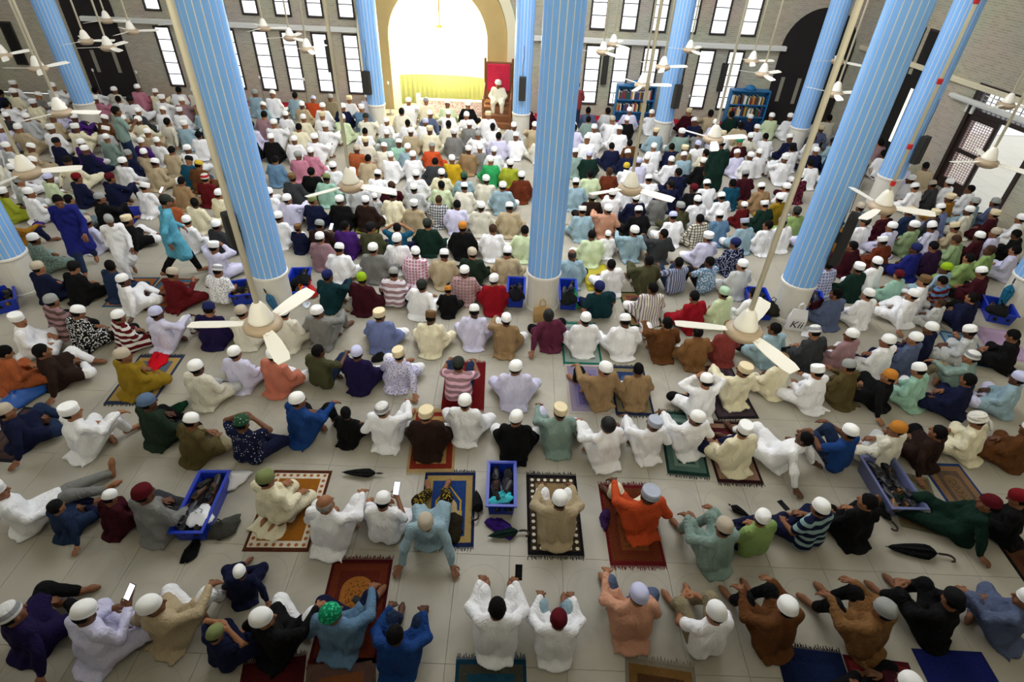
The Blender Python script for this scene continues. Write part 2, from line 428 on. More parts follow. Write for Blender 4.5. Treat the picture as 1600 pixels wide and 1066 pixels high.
dark_arch('door_3', (150, 150), (222, 150), (170, 10), ((150, 78, 112), (183, 78, 113)))
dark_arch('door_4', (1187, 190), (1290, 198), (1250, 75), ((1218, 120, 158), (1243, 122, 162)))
widx += 1
c = at_wall(22, 68); w = empty('window_%d' % widx, (c.x, WALL_Y, c.z)); tag(w, kind='structure')
MB().box(-0.2, 0.2, -0.03, 0.0, -0.65, 0.65).build('window_frame', dark_frame, w); MB().box(-0.15, 0.15, -0.04, -0.03, -0.6, 0.6).build('pane', black, w)

# ---- mihrab: stepped arch frames, curved niche, lamps, low rail, green curtain
mih = empty('wall_mihrab', (MX, WALL_Y, 0)); tag(mih, kind='structure')
def arch_ring(r0_, r1_, spring, y0, y1, mat, name, seg=28):
    mb = MB(); pi = []; po = []
    for i in range(seg + 1):
        a = math.pi * i / seg; pi.append((r0_ * math.cos(a), spring + r0_ * 1.0 * math.sin(a))); po.append((r1_ * math.cos(a), spring + r1_ * math.sin(a)))
    pi = [(r0_, 0)] + pi + [(-r0_, 0)]; po = [(r1_, 0)] + po + [(-r1_, 0)]
    n = len(pi); v = [(x, y0, z) for x, z in pi] + [(x, y0, z) for x, z in po] + [(x, y1, z) for x, z in pi] + [(x, y1, z) for x, z in po]
    f = []
    for i in range(n - 1):
        f += [(i, i + n, i + n + 1, i + 1), (i + 2 * n, i + 2 * n + 1, i + 3 * n + 1, i + 3 * n), (i, i + 1, i + 2 * n + 1, i + 2 * n), (i + n, i + 3 * n, i + 3 * n + 1, i + n + 1)]
    return mb.add(v, f).build(name, mat, mih)
gold = plain('niche_plaster', (214, 204, 164), 0.6)
arch_ring(MR_OUT - 0.3, MR_OUT, 2.3, -0.22, 0.0, cream_paint, 'outer_arch')
arch_ring(MR_IN - 0.02, MR_OUT - 0.3, 2.2, -0.06, 0.0, plain('arch_stone', (168, 146, 100), 0.6, var=.1, scale=3), 'inner_arch')
nm = MB(); seg = 16; v = []; f = []; zr = 10
for i in range(seg + 1):
    a = math.pi * i / seg
    for k in range(zr + 1): v.append((MR_IN * math.cos(a), 0.02 + 1.3 * math.sin(a), 4.6 * k / zr))
for i in range(seg):
    for k in range(zr): q = i * (zr + 1) + k; f.append((q, q + 1, q + zr + 2, q + zr + 1))
nm.add(v, f); nm.build('niche', gold, mih, smooth=True)
MB().box(-MR_IN, MR_IN, 0, 1.4, 4.6, 4.7).build('niche_top', gold, mih)
MB().box(-MR_IN, MR_IN, 0, 1.4, -0.3, 0.0).build('niche_floor', marble, mih)
# green hanging inside the niche foot
cv = []; cf = []; nn = 60
for i in range(nn + 1):
    x = -1.45 + 2.9 * i / nn; y = 0.35 + 0.5 * math.sqrt(max(0, 1 - (x / 1.62) ** 2)) + 0.03 * math.sin(i * 1.9)
    cv += [(x, y, 0.02), (x, y, 0.95), (x, y + 0.02, 0.02), (x, y + 0.02, 0.95)]
for i in range(nn):
    q = 4 * i; cf += [(q, q + 4, q + 5, q + 1), (q + 2, q + 3, q + 7, q + 6), (q + 1, q + 5, q + 7, q + 3)]
e = empty('niche_curtain', (MX, WALL_Y, 0)); tag(e, 'yellow green pleated curtain across the foot of the bright niche', 'curtain')
put('cloth', mesh_of('cloth', cv, cf, True), cloth((126, 128, 78)), e)
# low white rail with red pattern before the niche
c0, c1 = at_z(652, 182), at_z(757, 184)
e = empty('low_rail', ((c0.x + c1.x) / 2, WALL_Y - 0.35, 0)); tag(e, 'low white rail with red pattern in front of the bright niche', 'rail')
hw = (c1.x - c0.x) / 2
MB().bbox(-hw, hw, -0.06, 0.06, 0, 0.42, 0.02).build('panel', cloth((236, 232, 226), 'printed', (196, 84, 84)), e); MB().bbox(-hw - 0.03, hw + 0.03, -0.08, 0.08, 0.42, 0.47, 0.01).build('top_rail', white_paint, e)
for sx in (-1, 1): MB().bbox(sx * hw - 0.06, sx * hw + 0.06, -0.09, 0.09, 0, 0.62, 0.02).build('post', white_paint, e)
# red cloth strip along the foot of the far wall
for k, (pa, pb) in enumerate(((230, 575), (835, 1180))):
    xa, xb = at_wall(pa, 176).x, at_wall(pb, 196).x
    o = MB().bbox(xa, xb, WALL_Y - 0.62, WALL_Y - 0.02, 0.0, 0.06, 0.01).build('floor_runner', cloth((176, 34, 52), 'banded', (60, 60, 140)))
    tag(o, 'long red runner along the far wall, %s of the bright niche' % ('left', 'right')[k], 'carpet')
# lamps of the niche: a cluster of bright globes on a stem
lamp = empty('niche_lamp', (MX + 0.05, WALL_Y + 0.1, 2.35)); tag(lamp, 'blazing cluster lamp of round bulbs hanging in the bright niche', 'lamp')
brass = plain('brass', (190, 150, 70), 0.3, metal=1.0)
MB().tube([(0, 0, 0.2), (0, 0, 2.24)], 0.02).build('stem', brass, lamp)
MB().lathe([(0.02, 0.28), (0.12, 0.22), (0.05, 0.12), (0.01, 0.08)], 16).build('hub', brass, lamp, smooth=True)
bulb_m = glow('bulb', (255, 246, 206), 95)
bm_me = MB().lathe([(0.02, -0.16), (0.11, -0.12), (0.16, 0), (0.11, 0.12), (0.03, 0.17)], 14).mesh('bulb', True)
for k in range(8):
    a = 2 * math.pi * k / 8; p = (0.62 * math.cos(a), 0.42 * math.sin(a), 0.02)
    MB().tube([(0, 0, 0.2), (p[0] * .5, p[1] * .5, 0.28), (p[0], p[1], 0.18)], 0.012).build('arm', brass, lamp)
    put('bulb', bm_me, bulb_m, lamp, p)
put('bulb', bm_me, bulb_m, lamp, (0, 0, -0.1), scale=(1.5, 1.5, 1.5))
# ------------------------------------------------------------------ columns
blue = plain('sky_blue_panel', (128, 182, 244), 0.45, spec=0.4, var=0.05, scale=3)
groove = plain('cream_groove', (232, 226, 218), 0.6)
plinth_m = plain('white_marble_plinth', (214, 211, 203), 0.4, var=0.06, scale=5)
PLINTH = 0.70
NP = 18
def panel_mesh(R):
    a0, a1 = -math.pi / NP * 0.84, math.pi / NP * 0.84; k = 3; v = []; f = []
    for (z) in (PLINTH + 0.06, CEIL):
        for i in range(k + 1):
            a = a0 + (a1 - a0) * i / k; v.append((R * math.cos(a), R * math.sin(a), z))
        for i in range(k + 1):
            a = a0 + (a1 - a0) * i / k; v.append(((R - 0.03) * math.cos(a), (R - 0.03) * math.sin(a), z))
    n = 2 * (k + 1)
    for i in range(k): f += [(i, i + 1, n + i + 1, n + i)]
    f += [(0, n, n + k + 1, k + 1), (k, 2 * k + 1, n + 2 * k + 1, n + k), tuple(list(range(k, -1, -1)) + list(range(k + 1, 2 * k + 2)))]
    return mesh_of('panel', v, f)
COLR = 0.29
pan_me = panel_mesh(COLR); pan_me2 = panel_mesh(COLR * 0.93)
pan_me.polygons.foreach_set('use_smooth', [False] * len(pan_me.polygons))
shaft_me = {}
columns = [
    (846, 478, 1, 'sky blue ribbed column in the middle of the hall, with shoe crates around its plinth'),
    (435, 480, 1, 'sky blue ribbed column with blue umbrella leaning on its plinth'),
    (1228, 492, 1, 'sky blue ribbed column with long black loudspeaker, lettered white bag at its foot'),
    (42, 452, 1, 'sky blue ribbed column cut off by the left edge of the picture'),
    (1578, 484, 1, 'sky blue ribbed column cut off by the right edge of the picture'),
    (1372, 318, 1, 'sky blue ribbed column with small loudspeaker nearest the open door'),
    (147, 200, 0, 'far sky blue ribbed column in front of the left dark archway'),
    (368, 205, 0, 'far sky blue ribbed column hidden behind the umbrella column'),
    (592, 200, 0, 'far sky blue ribbed column left of the bright niche'),
    (813, 214, 0, 'far sky blue ribbed column right of the bright niche beside the pulpit'),
    (1030, 226, 0, 'far sky blue ribbed column between the two blue bookcases'),
    (1237, 236, 0, 'far sky blue ribbed column in front of the right dark archway'),
]
col_pos = []
for (px, py, near, lab) in columns:
    p = at_z(px, py); R = COLR if near else COLR * 0.93; col_pos.append((p.x, p.y, R))
    c = empty('column', p, rz=random.random()); tag(c, lab, 'column', 'sky blue columns')
    MB().lathe([(R * 1.02, 0), (R * 1.02, 0.05), (R * 0.97, 0.06), (R * 0.97, PLINTH)], 28).build('plinth', plinth_m, c, smooth=False)
    MB().lathe([(R * 0.98, PLINTH - 0.0), (R * 1.06, PLINTH + 0.015), (R * 1.06, PLINTH + 0.05), (R * 0.98, PLINTH + 0.065)], 28).build('collar', groove, c)
    MB().lathe([(R - 0.004, PLINTH), (R - 0.004, CEIL)], 36).build('shaft', groove, c)
    for k in range(NP): put('panel', pan_me if near else pan_me2, blue, c, rot=(0, 0, 2 * math.pi * k / NP))

# ------------------------------------------------------------------ loudspeakers on columns and wall
spk = plain('speaker_black', (34, 33, 32), 0.6); spk_g = plain('speaker_cloth', (54, 52, 48), 0.9, bump=0.5, scale=300)
def speaker(ci, z0, z1, w, ang, lab):
    x, y, R = col_pos[ci]; a = math.radians(ang)
    e = empty('loudspeaker', (x + (R + 0.06) * math.cos(a), y + (R + 0.06) * math.sin(a), z0), a - math.pi / 2); tag(e, lab, 'speaker')
    # local +y points away from the column
    h = z1 - z0
    MB().bbox(-w / 2, w / 2, -0.02, 0.12, 0, h, 0.01).build('cabinet', spk, e); MB().bbox(-w / 2 + 0.015, w / 2 - 0.015, 0.115, 0.13, 0.02, h - 0.02, 0.004).build('grille', spk_g, e)
    MB().box(-0.03, 0.03, -0.07, -0.015, h * .4, h * .6).build('bracket', spk, e)
    MB().tube([(0, -0.03, h), (0.02, -0.04, h + 0.25), (-0.03, -0.05, h + 0.5), (0.0, -0.05, h + 0.8)], 0.006, 5).build('cable', spk, e)
speaker(1, 1.35, 1.95, 0.20, -135, 'black loudspeaker hung on the column with the blue umbrella')
speaker(2, 1.25, 2.15, 0.24, -35, 'long black loudspeaker on the column above the lettered white bag')
speaker(5, 1.2, 1.85, 0.2, -60, 'black loudspeaker on the column nearest the open door')
speaker(8, 1.1, 1.75, 0.2, -110, 'black loudspeaker on far column left of the bright niche')
speaker(9, 1.2, 1.85, 0.2, -90, 'black loudspeaker on far column right of the bright niche')
speaker(10, 1.2, 1.85, 0.2, -65, 'black loudspeaker on far column between the blue bookcases')
for (px, py0, py1, lab) in ((942, 82, 131, 'dark slim wall panel right of the middle column'), (1123, 98, 142, 'dark slim wall panel near the right bookcase'), (519, 62, 112, 'dark slim wall panel left of the bright niche')):
    a, b_ = at_wall(px, py1), at_wall(px, py0)
    e = empty('wall_speaker', (a.x, WALL_Y - 0.0, a.z)); tag(e, lab.replace('panel', 'loudspeaker'), 'speaker')
    MB().bbox(-0.09, 0.09, -0.12, 0, 0, b_.z - a.z, 0.01).build('cabinet', spk, e); MB().box(-0.07, 0.07, -0.13, -0.115, 0.02, b_.z - a.z - 0.02).build('grille', spk_g, e)

# ------------------------------------------------------------------ ceiling fans on long rods, at rest
fan_w = plain('fan_white', (236, 232, 222), 0.35); fan_c = plain('fan_cream', (176, 156, 132), 0.4); rod_c = plain('rod_cream', (222, 214, 190), 0.5)
red_tape = plain('red_tape', (190, 30, 36), 0.6)
bl = MB(); bv = []
pts = [(0.13, 0.035), (0.2, 0.05), (0.35, 0.065), (0.55, 0.066), (0.62, 0.05)]
poly = [(x, -w_) for x, w_ in pts] + [(x, w_) for x, w_ in reversed(pts)]
v = [(x, y, 0.012 * (y / 0.06) + 0.004) for x, y in poly] + [(x, y, 0.012 * (y / 0.06) - 0.004) for x, y in poly]
n = len(poly); bl.add(v, [tuple(range(n)), tuple(reversed(range(n, 2 * n)))] + [(i, i + n, (i + 1) % n + n, (i + 1) % n) for i in range(n)])
bl.box(0.08, 0.2, -0.02, 0.02, -0.006, 0.006)
blade_me = bl.mesh('blade')
motor_me = MB().lathe([(0.02, -0.09), (0.11, -0.085), (0.165, -0.04), (0.17, -0.01), (0.15, 0.02), (0.11, 0.03), (0.03, 0.035)], 28).mesh('motor', True)
canopy_me = MB().lathe([(0.105, 0.03), (0.112, 0.05), (0.1, 0.075), (0.068, 0.17), (0.042, 0.21), (0.016, 0.225)], 24).mesh('canopy', True)
fans = [(410, 505, 'over the seated rows left of the middle'), (1163, 515, 'over the seated rows right of the middle'), (95, 174, 'over the far left crowd'), (134, 63, 'first of two in front of the left dark archway'),
        (169, 73, 'second of two in front of the left dark archway'), (205, 48, 'near the left dark archway top'), (167, 31, 'high before the left dark archway'), (4, 86, 'cut off by the upper left edge'),
        (60, 106, 'left of the leftmost far column'), (480, 76, 'in front of the left windows, lowest'), (453, 58, 'in front of the left windows, middle'), (412, 43, 'in front of the left windows, highest'),
        (548, 288, 'over the crowd left of the middle column'), (985, 293, 'over the crowd right of the middle column'), (1004, 132, 'in front of the right windows, lowest'), (1036, 104, 'in front of the column between bookcases'),
        (942, 80, 'just right of the middle column by the windows'), (958, 68, 'by the ledge right of the middle column'), (1192, 115, 'left of the right dark archway, lower'), (1175, 95, 'left of the right dark archway, upper'),
        (1077, 77, 'by the ledge right of the bookcase column'), (1305, 145, 'right of the right dark archway, lower'), (1310, 95, 'right of the right dark archway, upper'), (1379, 322, 'with red tape on its rod, by the door column'),
        (1115, 216, 'over the crowd before the right bookcase'), (1543, 252, 'in front of the open door'), (1573, 163, 'above the open door by the tube light'), (42, 268, 'over the crowd at the left edge'), (286, 36, 'behind the umbrella column top')]
FZ = 2.95
for i, (px, py, lab) in enumerate(fans):
    p = at_z(px, py, FZ)
    if p.y > WALL_Y - 0.9: p = Vector((p.x * (WALL_Y - 0.9) / p.y, WALL_Y - 0.9, FZ))
    e = empty('ceiling_fan', p, {0: 1.15, 1: 0.95}.get(i, random.random() * 2.09)); tag(e, 'ceiling fan on a long rod ' + lab, 'fan', 'ceiling fans on long rods')
    near = i in (0, 1)
    MB().tube([(0, 0, 0.2), (0, 0, CEIL - FZ)], 0.021 if not near else 0.024, 10).build('rod', rod_c, e, smooth=True)
    if i == 23:
        for z in (0.28, 0.75, 1.5, 2.3): MB().lathe([(0.026, z), (0.03, z + 0.01), (0.03, z + 0.05), (0.026, z + 0.06)], 10).build('tape', red_tape, e)
    put('canopy', canopy_me, fan_w, e); put('motor', motor_me, fan_c, e)
    for k in range(3): put('blade', blade_me, fan_w, e, (0, 0, -0.005), (0, 0, 2 * math.pi * k / 3))

# ------------------------------------------------------------------ bookcases, pulpit, posts on the far side
book_cols = [(150, 40, 40), (40, 80, 60), (210, 200, 180), (180, 140, 60), (60, 60, 110), (230, 230, 225), (90, 60, 40)]
def bookcase(px, py, ptop, hw_px, lab, lab2):
    p = at_z(px, py); top = None
    Y = WALL_Y - 0.75; x = at_wall(px, py, Y).x; h = 1.25; w = 0.62
    e = empty('bookcase', (x, Y, 0)); tag(e, lab, 'bookcase')
    m = plain('blue_painted_wood', (36, 106, 160), 0.5)
    MB().box(-w, w, 0.28, 0.31, 0, h).build('back', m, e)
    for sx in (-1, 1): MB().box(sx * w - 0.02, sx * w + 0.02, 0, 0.28, 0, h).build('side', m, e)
    for z in (0.04, 0.42, 0.8, h - 0.02): MB().box(-w + 0.02, w - 0.02, 0, 0.28, z - 0.015, z + 0.015).build('shelf', m, e)
    MB().lathe([(0.2, 0), (0.16, 0.07), (0.08, 0.12), (0.01, 0.14)], 14).build('crest', m, e, (0, 0.2, h + 0.0), smooth=True)
    for z in (0.435, 0.815):
        u = -w + 0.04; k = 0
        while u < w - 0.1:
            t = random.uniform(0.03, 0.06); hh = random.uniform(0.2, 0.3); cc = random.choice(book_cols)
            if random.random() < 0.8:
                b_ = empty('book', (x + u + t / 2, Y + 0.04, z + e.location.z))
                MB().box(-t / 2, t / 2, 0, 0.18, 0, hh).build('cover', plain('book_%d_%d_%d' % cc, cc, 0.6), b_); MB().box(-t / 2 + 0.004, t / 2 - 0.004, -0.001, 0.176, hh, hh + 0.002).build('pages', white_paint, b_)
                k += 1; tag(b_, 'book standing upright on the shelves of the %s' % lab2, 'book', 'books in the ' + lab2)
            u += t + 0.005
bookcase(987, 193, 0, 30, 'blue bookcase against the far wall just left of the bookcase column', 'left blue bookcase')
bookcase(1157, 208, 0, 30, 'blue bookcase against the far wall beside the right dark archway', 'right blue bookcase')
# pulpit
PUL = at_wall(778, 150, WALL_Y - 1.0)
pul = empty('pulpit', (PUL.x, WALL_Y - 1.0, 0)); tag(pul, 'carved wooden pulpit chair with red cushioned back, right of the niche', 'pulpit')
cw = plain('carved_wood', (120, 74, 44), 0.5, bump=0.4, scale=30, var=0.2); redv = cloth((196, 44, 70))
for i in range(3): MB().bbox(-0.45, 0.45, -0.75 + 0.25 * i, 0.45, 0.18 * i, 0.18 * (i + 1), 0.01).build('step', cw, pul)
MB().bbox(-0.42, 0.42, 0.02, 0.45, 0.54, 0.62, 0.02).build('seat', cw, pul)
MB().bbox(-0.42, 0.42, 0.40, 0.5, 0.62, 1.75, 0.03).build('backrest', cw, pul)
MB().bbox(-0.36, 0.36, 0.33, 0.41, 0.9, 1.7, 0.03).build('cushion', redv, pul)
for sx in (-1, 1):
    MB().tube([(sx * 0.44, -0.7, 0), (sx * 0.44, -0.7, 0.9)], 0.035).build('post', cw, pul); MB().tube([(sx * 0.44, 0.46, 0), (sx * 0.44, 0.46, 1.85)], 0.04).build('post', cw, pul)
    MB().tube([(sx * 0.44, -0.7, 0.88), (sx * 0.44, 0.0, 1.0), (sx * 0.44, 0.45, 1.1)], 0.028).build('handrail', cw, pul)
# barrier posts along the far wall
steel = plain('steel', (150, 150, 150), 0.35, metal=0.8)
for k, (px, py, lab) in enumerate(((160, 150, 'leftmost'), (226, 152, 'second from left'), (415, 166, 'third from left'), (482, 168, 'fourth from left'), (610, 172, 'beside the column left of the niche'), (953, 190, 'right of the middle column'), (1068, 195, 'between the two bookcases'))):
    x = at_wall(px, py, WALL_Y - 0.7).x
    e = empty('microphone_stand', (x, WALL_Y - 0.7, 0)); tag(e, 'thin metal floor stand by the far wall, %s' % lab, 'stand', 'thin stands by the far wall')
    MB().lathe([(0.14, 0), (0.14, 0.015), (0.02, 0.03)], 14).build('base', steel, e); MB().tube([(0, 0, 0.02), (0, 0, 0.95)], 0.014).build('pole', steel, e)
    MB().lathe([(0.012, 0.95), (0.03, 0.97), (0.032, 1.02), (0.01, 1.05)], 10).build('knob', white_paint, e)

# ------------------------------------------------------------------ prayer rugs
def rug_fit(c):
    q = [at_z(x, y) for x, y in c]; top = (q[0] + q[1]) / 2; bot = (q[2] + q[3]) / 2
    w = ((q[1] - q[0]).length + (q[2] - q[3]).length) / 2; d = top - bot
    return (top + bot) / 2, math.atan2(-d.x, d.y), w, d.length
def rug(c, border, inner, field, motif, lab, fringe=None, style='arch', dots=None):
    ctr, rz, w, l = rug_fit(c); w = min(max(w, 0.55), 0.85); l = min(max(l, 0.95), 1.3)
    e = empty('prayer_rug', ctr, rz); tag(e, lab, 'rug', 'prayer rugs on the floor')
    def m(cc): return cloth(cc)
    hw, hl = w / 2, l / 2
    MB().bbox(-hw, hw, -hl, hl, 0.0005, 0.007, 0.002).build('border', m(border), e)
    MB().bbox(-hw + 0.035, hw - 0.035, -hl + 0.05, hl - 0.05, 0.006, 0.0085, 0.001).build('inner_border', m(inner), e)
    b_ = 0.115
    MB().bbox(-hw + b_, hw - b_, -hl + b_ + 0.02, hl - b_ - 0.02, 0.008, 0.010, 0.001).build('field', m(field), e)
    aw = hw - b_ - 0.05; at = hl - b_ - 0.09; ab = -hl + b_ + 0.07
    if style == 'arch':
        arc = [(aw * math.cos(a), at - aw * 0.9 + aw * 0.9 * math.sin(a)) for a in [math.pi * i / 14 for i in range(15)]]
        MB().flat([(-aw, ab), (aw, ab)] + arc, 0.0095, 0.0112).build('motif', m(motif), e)
        a2 = aw - 0.05; arc = [(a2 * math.cos(a), at - aw * 0.9 + a2 * 0.9 * math.sin(a)) for a in [math.pi * i / 14 for i in range(15)]]
        MB().flat([(-a2, ab + 0.05), (a2, ab + 0.05)] + arc, 0.011, 0.0122).build('motif_inner', cloth(motif, 'printed', tuple(int(v * 0.7) for v in motif)), e)
    elif style == 'point':
        t = 0.022; o = [(-aw, ab), (-aw, at - 0.24), (0, at), (aw, at - 0.24), (aw, ab)]; i_ = [(aw - t, ab), (aw - t, at - 0.25), (0, at - 0.03), (-aw + t, at - 0.25), (-aw + t, ab)]
        for k in range(4): MB().flat([o[k], o[k + 1], i_[3 - k], i_[4 - k]][::-1], 0.0095, 0.0118).build('motif', m(motif), e)
        dm = [(0.11 * math.cos(a), 0.0 + 0.13 * math.sin(a)) for a in [math.pi * i / 12 for i in range(13)]]
        MB().flat([(-0.17, -0.2), (0.17, -0.2), (0.17, -0.05), (0.11, -0.05)] + dm[0:] + [(-0.17, -0.05)], 0.0095, 0.0115).build('dome', m((170, 150, 110)), e)
        MB().flat([(-0.02, 0.12), (0.02, 0.12), (0, 0.27)], 0.0095, 0.0115).build('spire', m((200, 190, 150)), e)
    elif style == 'medallion':
        for k, (rx, ry, cc) in enumerate(((aw, at * 0.8, motif), (aw * 0.7, at * 0.55, (236, 228, 212)), (aw * 0.4, at * 0.3, motif))):
            MB().flat([(rx * math.cos(a) * (1 + 0.12 * math.cos(6 * a)), ry * math.sin(a) * (1 + 0.12 * math.cos(6 * a))) for a in [2 * math.pi * i / 36 for i in range(36)]], 0.0095 + k * .001, 0.0112 + k * .001).build('motif', m(cc), e)
    if dots:
        dm_ = MB().lathe([(0.023, 0.008), (0.023, 0.0095), (0.02, 0.0102)], 10).mesh('dot'); ny = int((l - 0.14) / 0.085); nx = int((w - 0.12) / 0.085)
        for k in range(ny + 1):
            for sx in (-1, 1): put('dot', dm_, m(dots), e, (sx * (hw - 0.075), -hl + 0.085 + (l - 0.17) * k / ny, 0))
        for k in range(1, nx):
            for sy in (-1, 1): put('dot', dm_, m(dots), e, (-hw + 0.075 + (w - 0.15) * k / nx, sy * (hl - 0.085), 0))
    if fringe:
        for sy in (-1, 1):
            mb = MB(); k = int(w / 0.016)
            for i in range(k):
                x = -hw + w * (i + .5) / k; dx = random.uniform(-0.012, 0.012); L_ = random.uniform(0.035, 0.07)
                y = sy * (hl - 0.004); mb.box(x - 0.005, x + 0.005, min(y, y + sy * L_ * .5), max(y, y + sy * L_ * .5), 0.001, 0.005); mb.box(x - 0.004 + dx, x + 0.004 + dx, min(y + sy * L_ * .5, y + sy * L_), max(y + sy * L_ * .5, y + sy * L_), 0.001, 0.004)
            mb.build('fringe', m(fringe), e)
rug([(428, 733), (520, 738), (480, 865), (380, 860)], (76, 38, 20), (206, 196, 180), (140, 86, 20), (124, 78, 32), 'brown and gold rug with white dotted border under kneeling person in cream', None, 'medallion', (150, 92, 44))
rug([(665, 738), (743, 740), (740, 857), (652, 853)], (18, 30, 66), (150, 126, 76), (24, 52, 106), (166, 136, 40), 'blue rug with gold pointed arch and domed building', (20, 26, 50), 'point')
rug([(822, 742), (900, 744), (913, 868), (825, 868)], (18, 16, 22), (60, 48, 34), (130, 108, 76), (150, 128, 90), 'black rug edged with white dots under person in beige', (14, 14, 18), 'plain', (222, 216, 200))
rug([(935, 757), (1012, 760), (1042, 885), (953, 883)], (92, 16, 20), (96, 44, 20), (92, 36, 20), (112, 62, 30), 'red and brown rug under person in bright orange', (96, 14, 20), 'arch')
rug([(520, 872), (615, 878), (585, 1045), (485, 1030)], (66, 10, 14), (92, 36, 16), (78, 26, 14), (142, 88, 34), 'dark red rug with golden arch and a phone lying on it', (84, 10, 16), 'arch')
rug([(650, 640), (712, 642), (712, 738), (632, 738)], (160, 134, 90), (116, 34, 20), (158, 126, 78), (92, 16, 16), 'cream and red rug under person in near black kurta', (170, 146, 100), 'arch')
rug([(697, 565), (760, 568), (755, 640), (690, 640)], (96, 10, 14), (96, 10, 14), (104, 12, 16), (96, 10, 14), 'plain dark red rug under person in pink striped shirt', (110, 12, 16), 'plain')
rug([(882, 570), (940, 570), (955, 650), (890, 645)], (170, 160, 152), (132, 122, 144), (118, 110, 146), (92, 84, 130), 'pale lavender rug with rounded arch left of a navy rug', None, 'arch')
rug([(950, 572), (1005, 575), (1024, 650), (962, 648)], (26, 36, 66), (120, 110, 80), (34, 52, 92), (60, 80, 110), 'navy rug under person in dotted tan kurta', (20, 24, 40), 'arch')
rug([(1030, 645), (1085, 645), (1110, 742), (1042, 743)], (14, 44, 40), (70, 96, 88), (100, 120, 112), (40, 70, 64), 'dark green rug with grey green middle', (10, 36, 32), 'arch')
rug([(1095, 658), (1152, 660), (1197, 755), (1118, 755)], (44, 16, 22), (140, 110, 90), (66, 18, 26), (90, 30, 34), 'dark maroon rug with thin pale frame under person in cream and navy', (30, 16, 20), 'arch')
rug([(1083, 572), (1140, 572), (1188, 655), (1120, 655)], (28, 24, 30), (70, 56, 64), (50, 42, 50), (96, 78, 86), 'black and mauve rug beside person holding both hands to head', None, 'arch')
rug([(222, 555), (285, 558), (242, 632), (160, 630)], (40, 54, 84), (170, 140, 80), (90, 96, 110), (176, 150, 70), 'grey blue and gold rug under person in mustard kurta', (30, 40, 60), 'point')
rug([(40, 638), (96, 638), (14, 722), (-42, 720)], (34, 32, 44), (80, 60, 56), (60, 52, 58), (90, 70, 64), 'dark faded rug at the left edge under person in navy', None, 'arch')
rug([(200, 434), (250, 434), (215, 480), (158, 480)], (40, 80, 110), (170, 100, 40), (70, 110, 130), (40, 80, 100), 'blue rug with orange frame in front of person in dark blue', None, 'arch')
rug([(254, 435), (312, 436), (272, 487), (208, 485)], (120, 66, 30), (60, 100, 120), (150, 84, 40), (110, 60, 30), 'rust brown rug under person in dark red kurta', None, 'arch')
rug([(873, 505), (932, 505), (940, 570), (882, 570)], (14, 96, 84), (140, 156, 148), (120, 120, 120), (156, 164, 160), 'teal edged pale rug under person in white', (20, 110, 96), 'arch')
rug([(966, 456), (1014, 457), (1038, 512), (984, 510)], (16, 50, 32), (120, 96, 60), (110, 60, 50), (60, 50, 36), 'dark green and brown rug under person in striped pale shirt', None, 'arch')
rug([(908, 413), (942, 413), (966, 455), (914, 455)], (140, 140, 50), (190, 170, 50), (170, 160, 60), (110, 120, 40), 'yellow green rug under person in white beside pale blue person', None, 'plain')
rug([(1448, 738), (1506, 738), (1556, 800), (1490, 802)], (30, 56, 110), (130, 100, 70), (90, 74, 66), (120, 96, 70), 'blue edged brown rug in front of person in dark green', None, 'arch')
rug([(1385, 742), (1446, 742), (1478, 830), (1412, 828)], (110, 106, 84), (110, 90, 66), (116, 114, 92), (100, 98, 80), 'grey green rug right of the long grey blue tray', None, 'plain')
rug([(380, 1050), (474, 1052), (462, 1190), (352, 1186)], (62, 8, 14), (62, 8, 14), (70, 14, 18), (90, 30, 20), 'dark red rug at the bottom edge under person in black', (58, 8, 14), 'plain')
rug([(478, 1051), (588, 1049), (586, 1190), (470, 1190)], (96, 72, 66), (90, 66, 60), (120, 70, 40), (150, 90, 50), 'mauve brown rug at the bottom edge', (96, 76, 70), 'arch')
rug([(711, 1048), (823, 1048), (826, 1190), (704, 1190)], (10, 50, 72), (60, 60, 50), (20, 60, 80), (30, 70, 90), 'dark teal rug at the bottom edge below person in sheer white', (8, 40, 60), 'arch')
rug([(978, 1056), (1085, 1053), (1100, 1190), (980, 1190)], (120, 112, 98), (110, 80, 40), (70, 46, 24), (160, 110, 40), 'brown rug with grey fringe at the bottom edge', (120, 114, 100), 'arch')
rug([(1218, 1036), (1316, 1032), (1360, 1160), (1250, 1166)], (10, 22, 54), (10, 22, 54), (14, 28, 62), (20, 34, 70), 'navy rug with black fringe at the bottom edge', (12, 12, 18), 'plain')
rug([(1328, 1056), (1424, 1052), (1474, 1170), (1366, 1176)], (70, 12, 20), (100, 30, 30), (80, 20, 26), (110, 60, 40), 'dark maroon rug at the bottom edge right of the navy one', None, 'arch')
rug([(1440, 1046), (1546, 1042), (1610, 1150), (1494, 1156)], (18, 26, 84), (20, 28, 90), (22, 30, 92), (60, 60, 110), 'deep blue rug at the bottom edge under person in black', None, 'plain')
rug([(1577, 876), (1650, 874), (1710, 950), (1630, 954)], (16, 14, 14), (80, 50, 30), (70, 40, 26), (100, 70, 40), 'black and brown rug at the right edge', (12, 12, 12), 'arch')
rug([(1472, 524), (1516, 524), (1546, 566), (1494, 568)], (40, 90, 130), (120, 150, 170), (60, 100, 130), (40, 80, 110), 'blue rug in front of grey kurta person near right edge', None, 'plain')
rug([(1526, 518), (1574, 518), (1606, 556), (1552, 560)], (160, 130, 165), (170, 150, 176), (165, 140, 170), (150, 120, 160), 'lilac rug near right edge in front of person in black', None, 'plain')
rug([(560, 336), (596, 336), (592, 366), (552, 366)], (20, 20, 18), (120, 120, 40), (40, 40, 30), (110, 110, 50), 'black and yellow rug beside person in dark brown', None, 'arch')
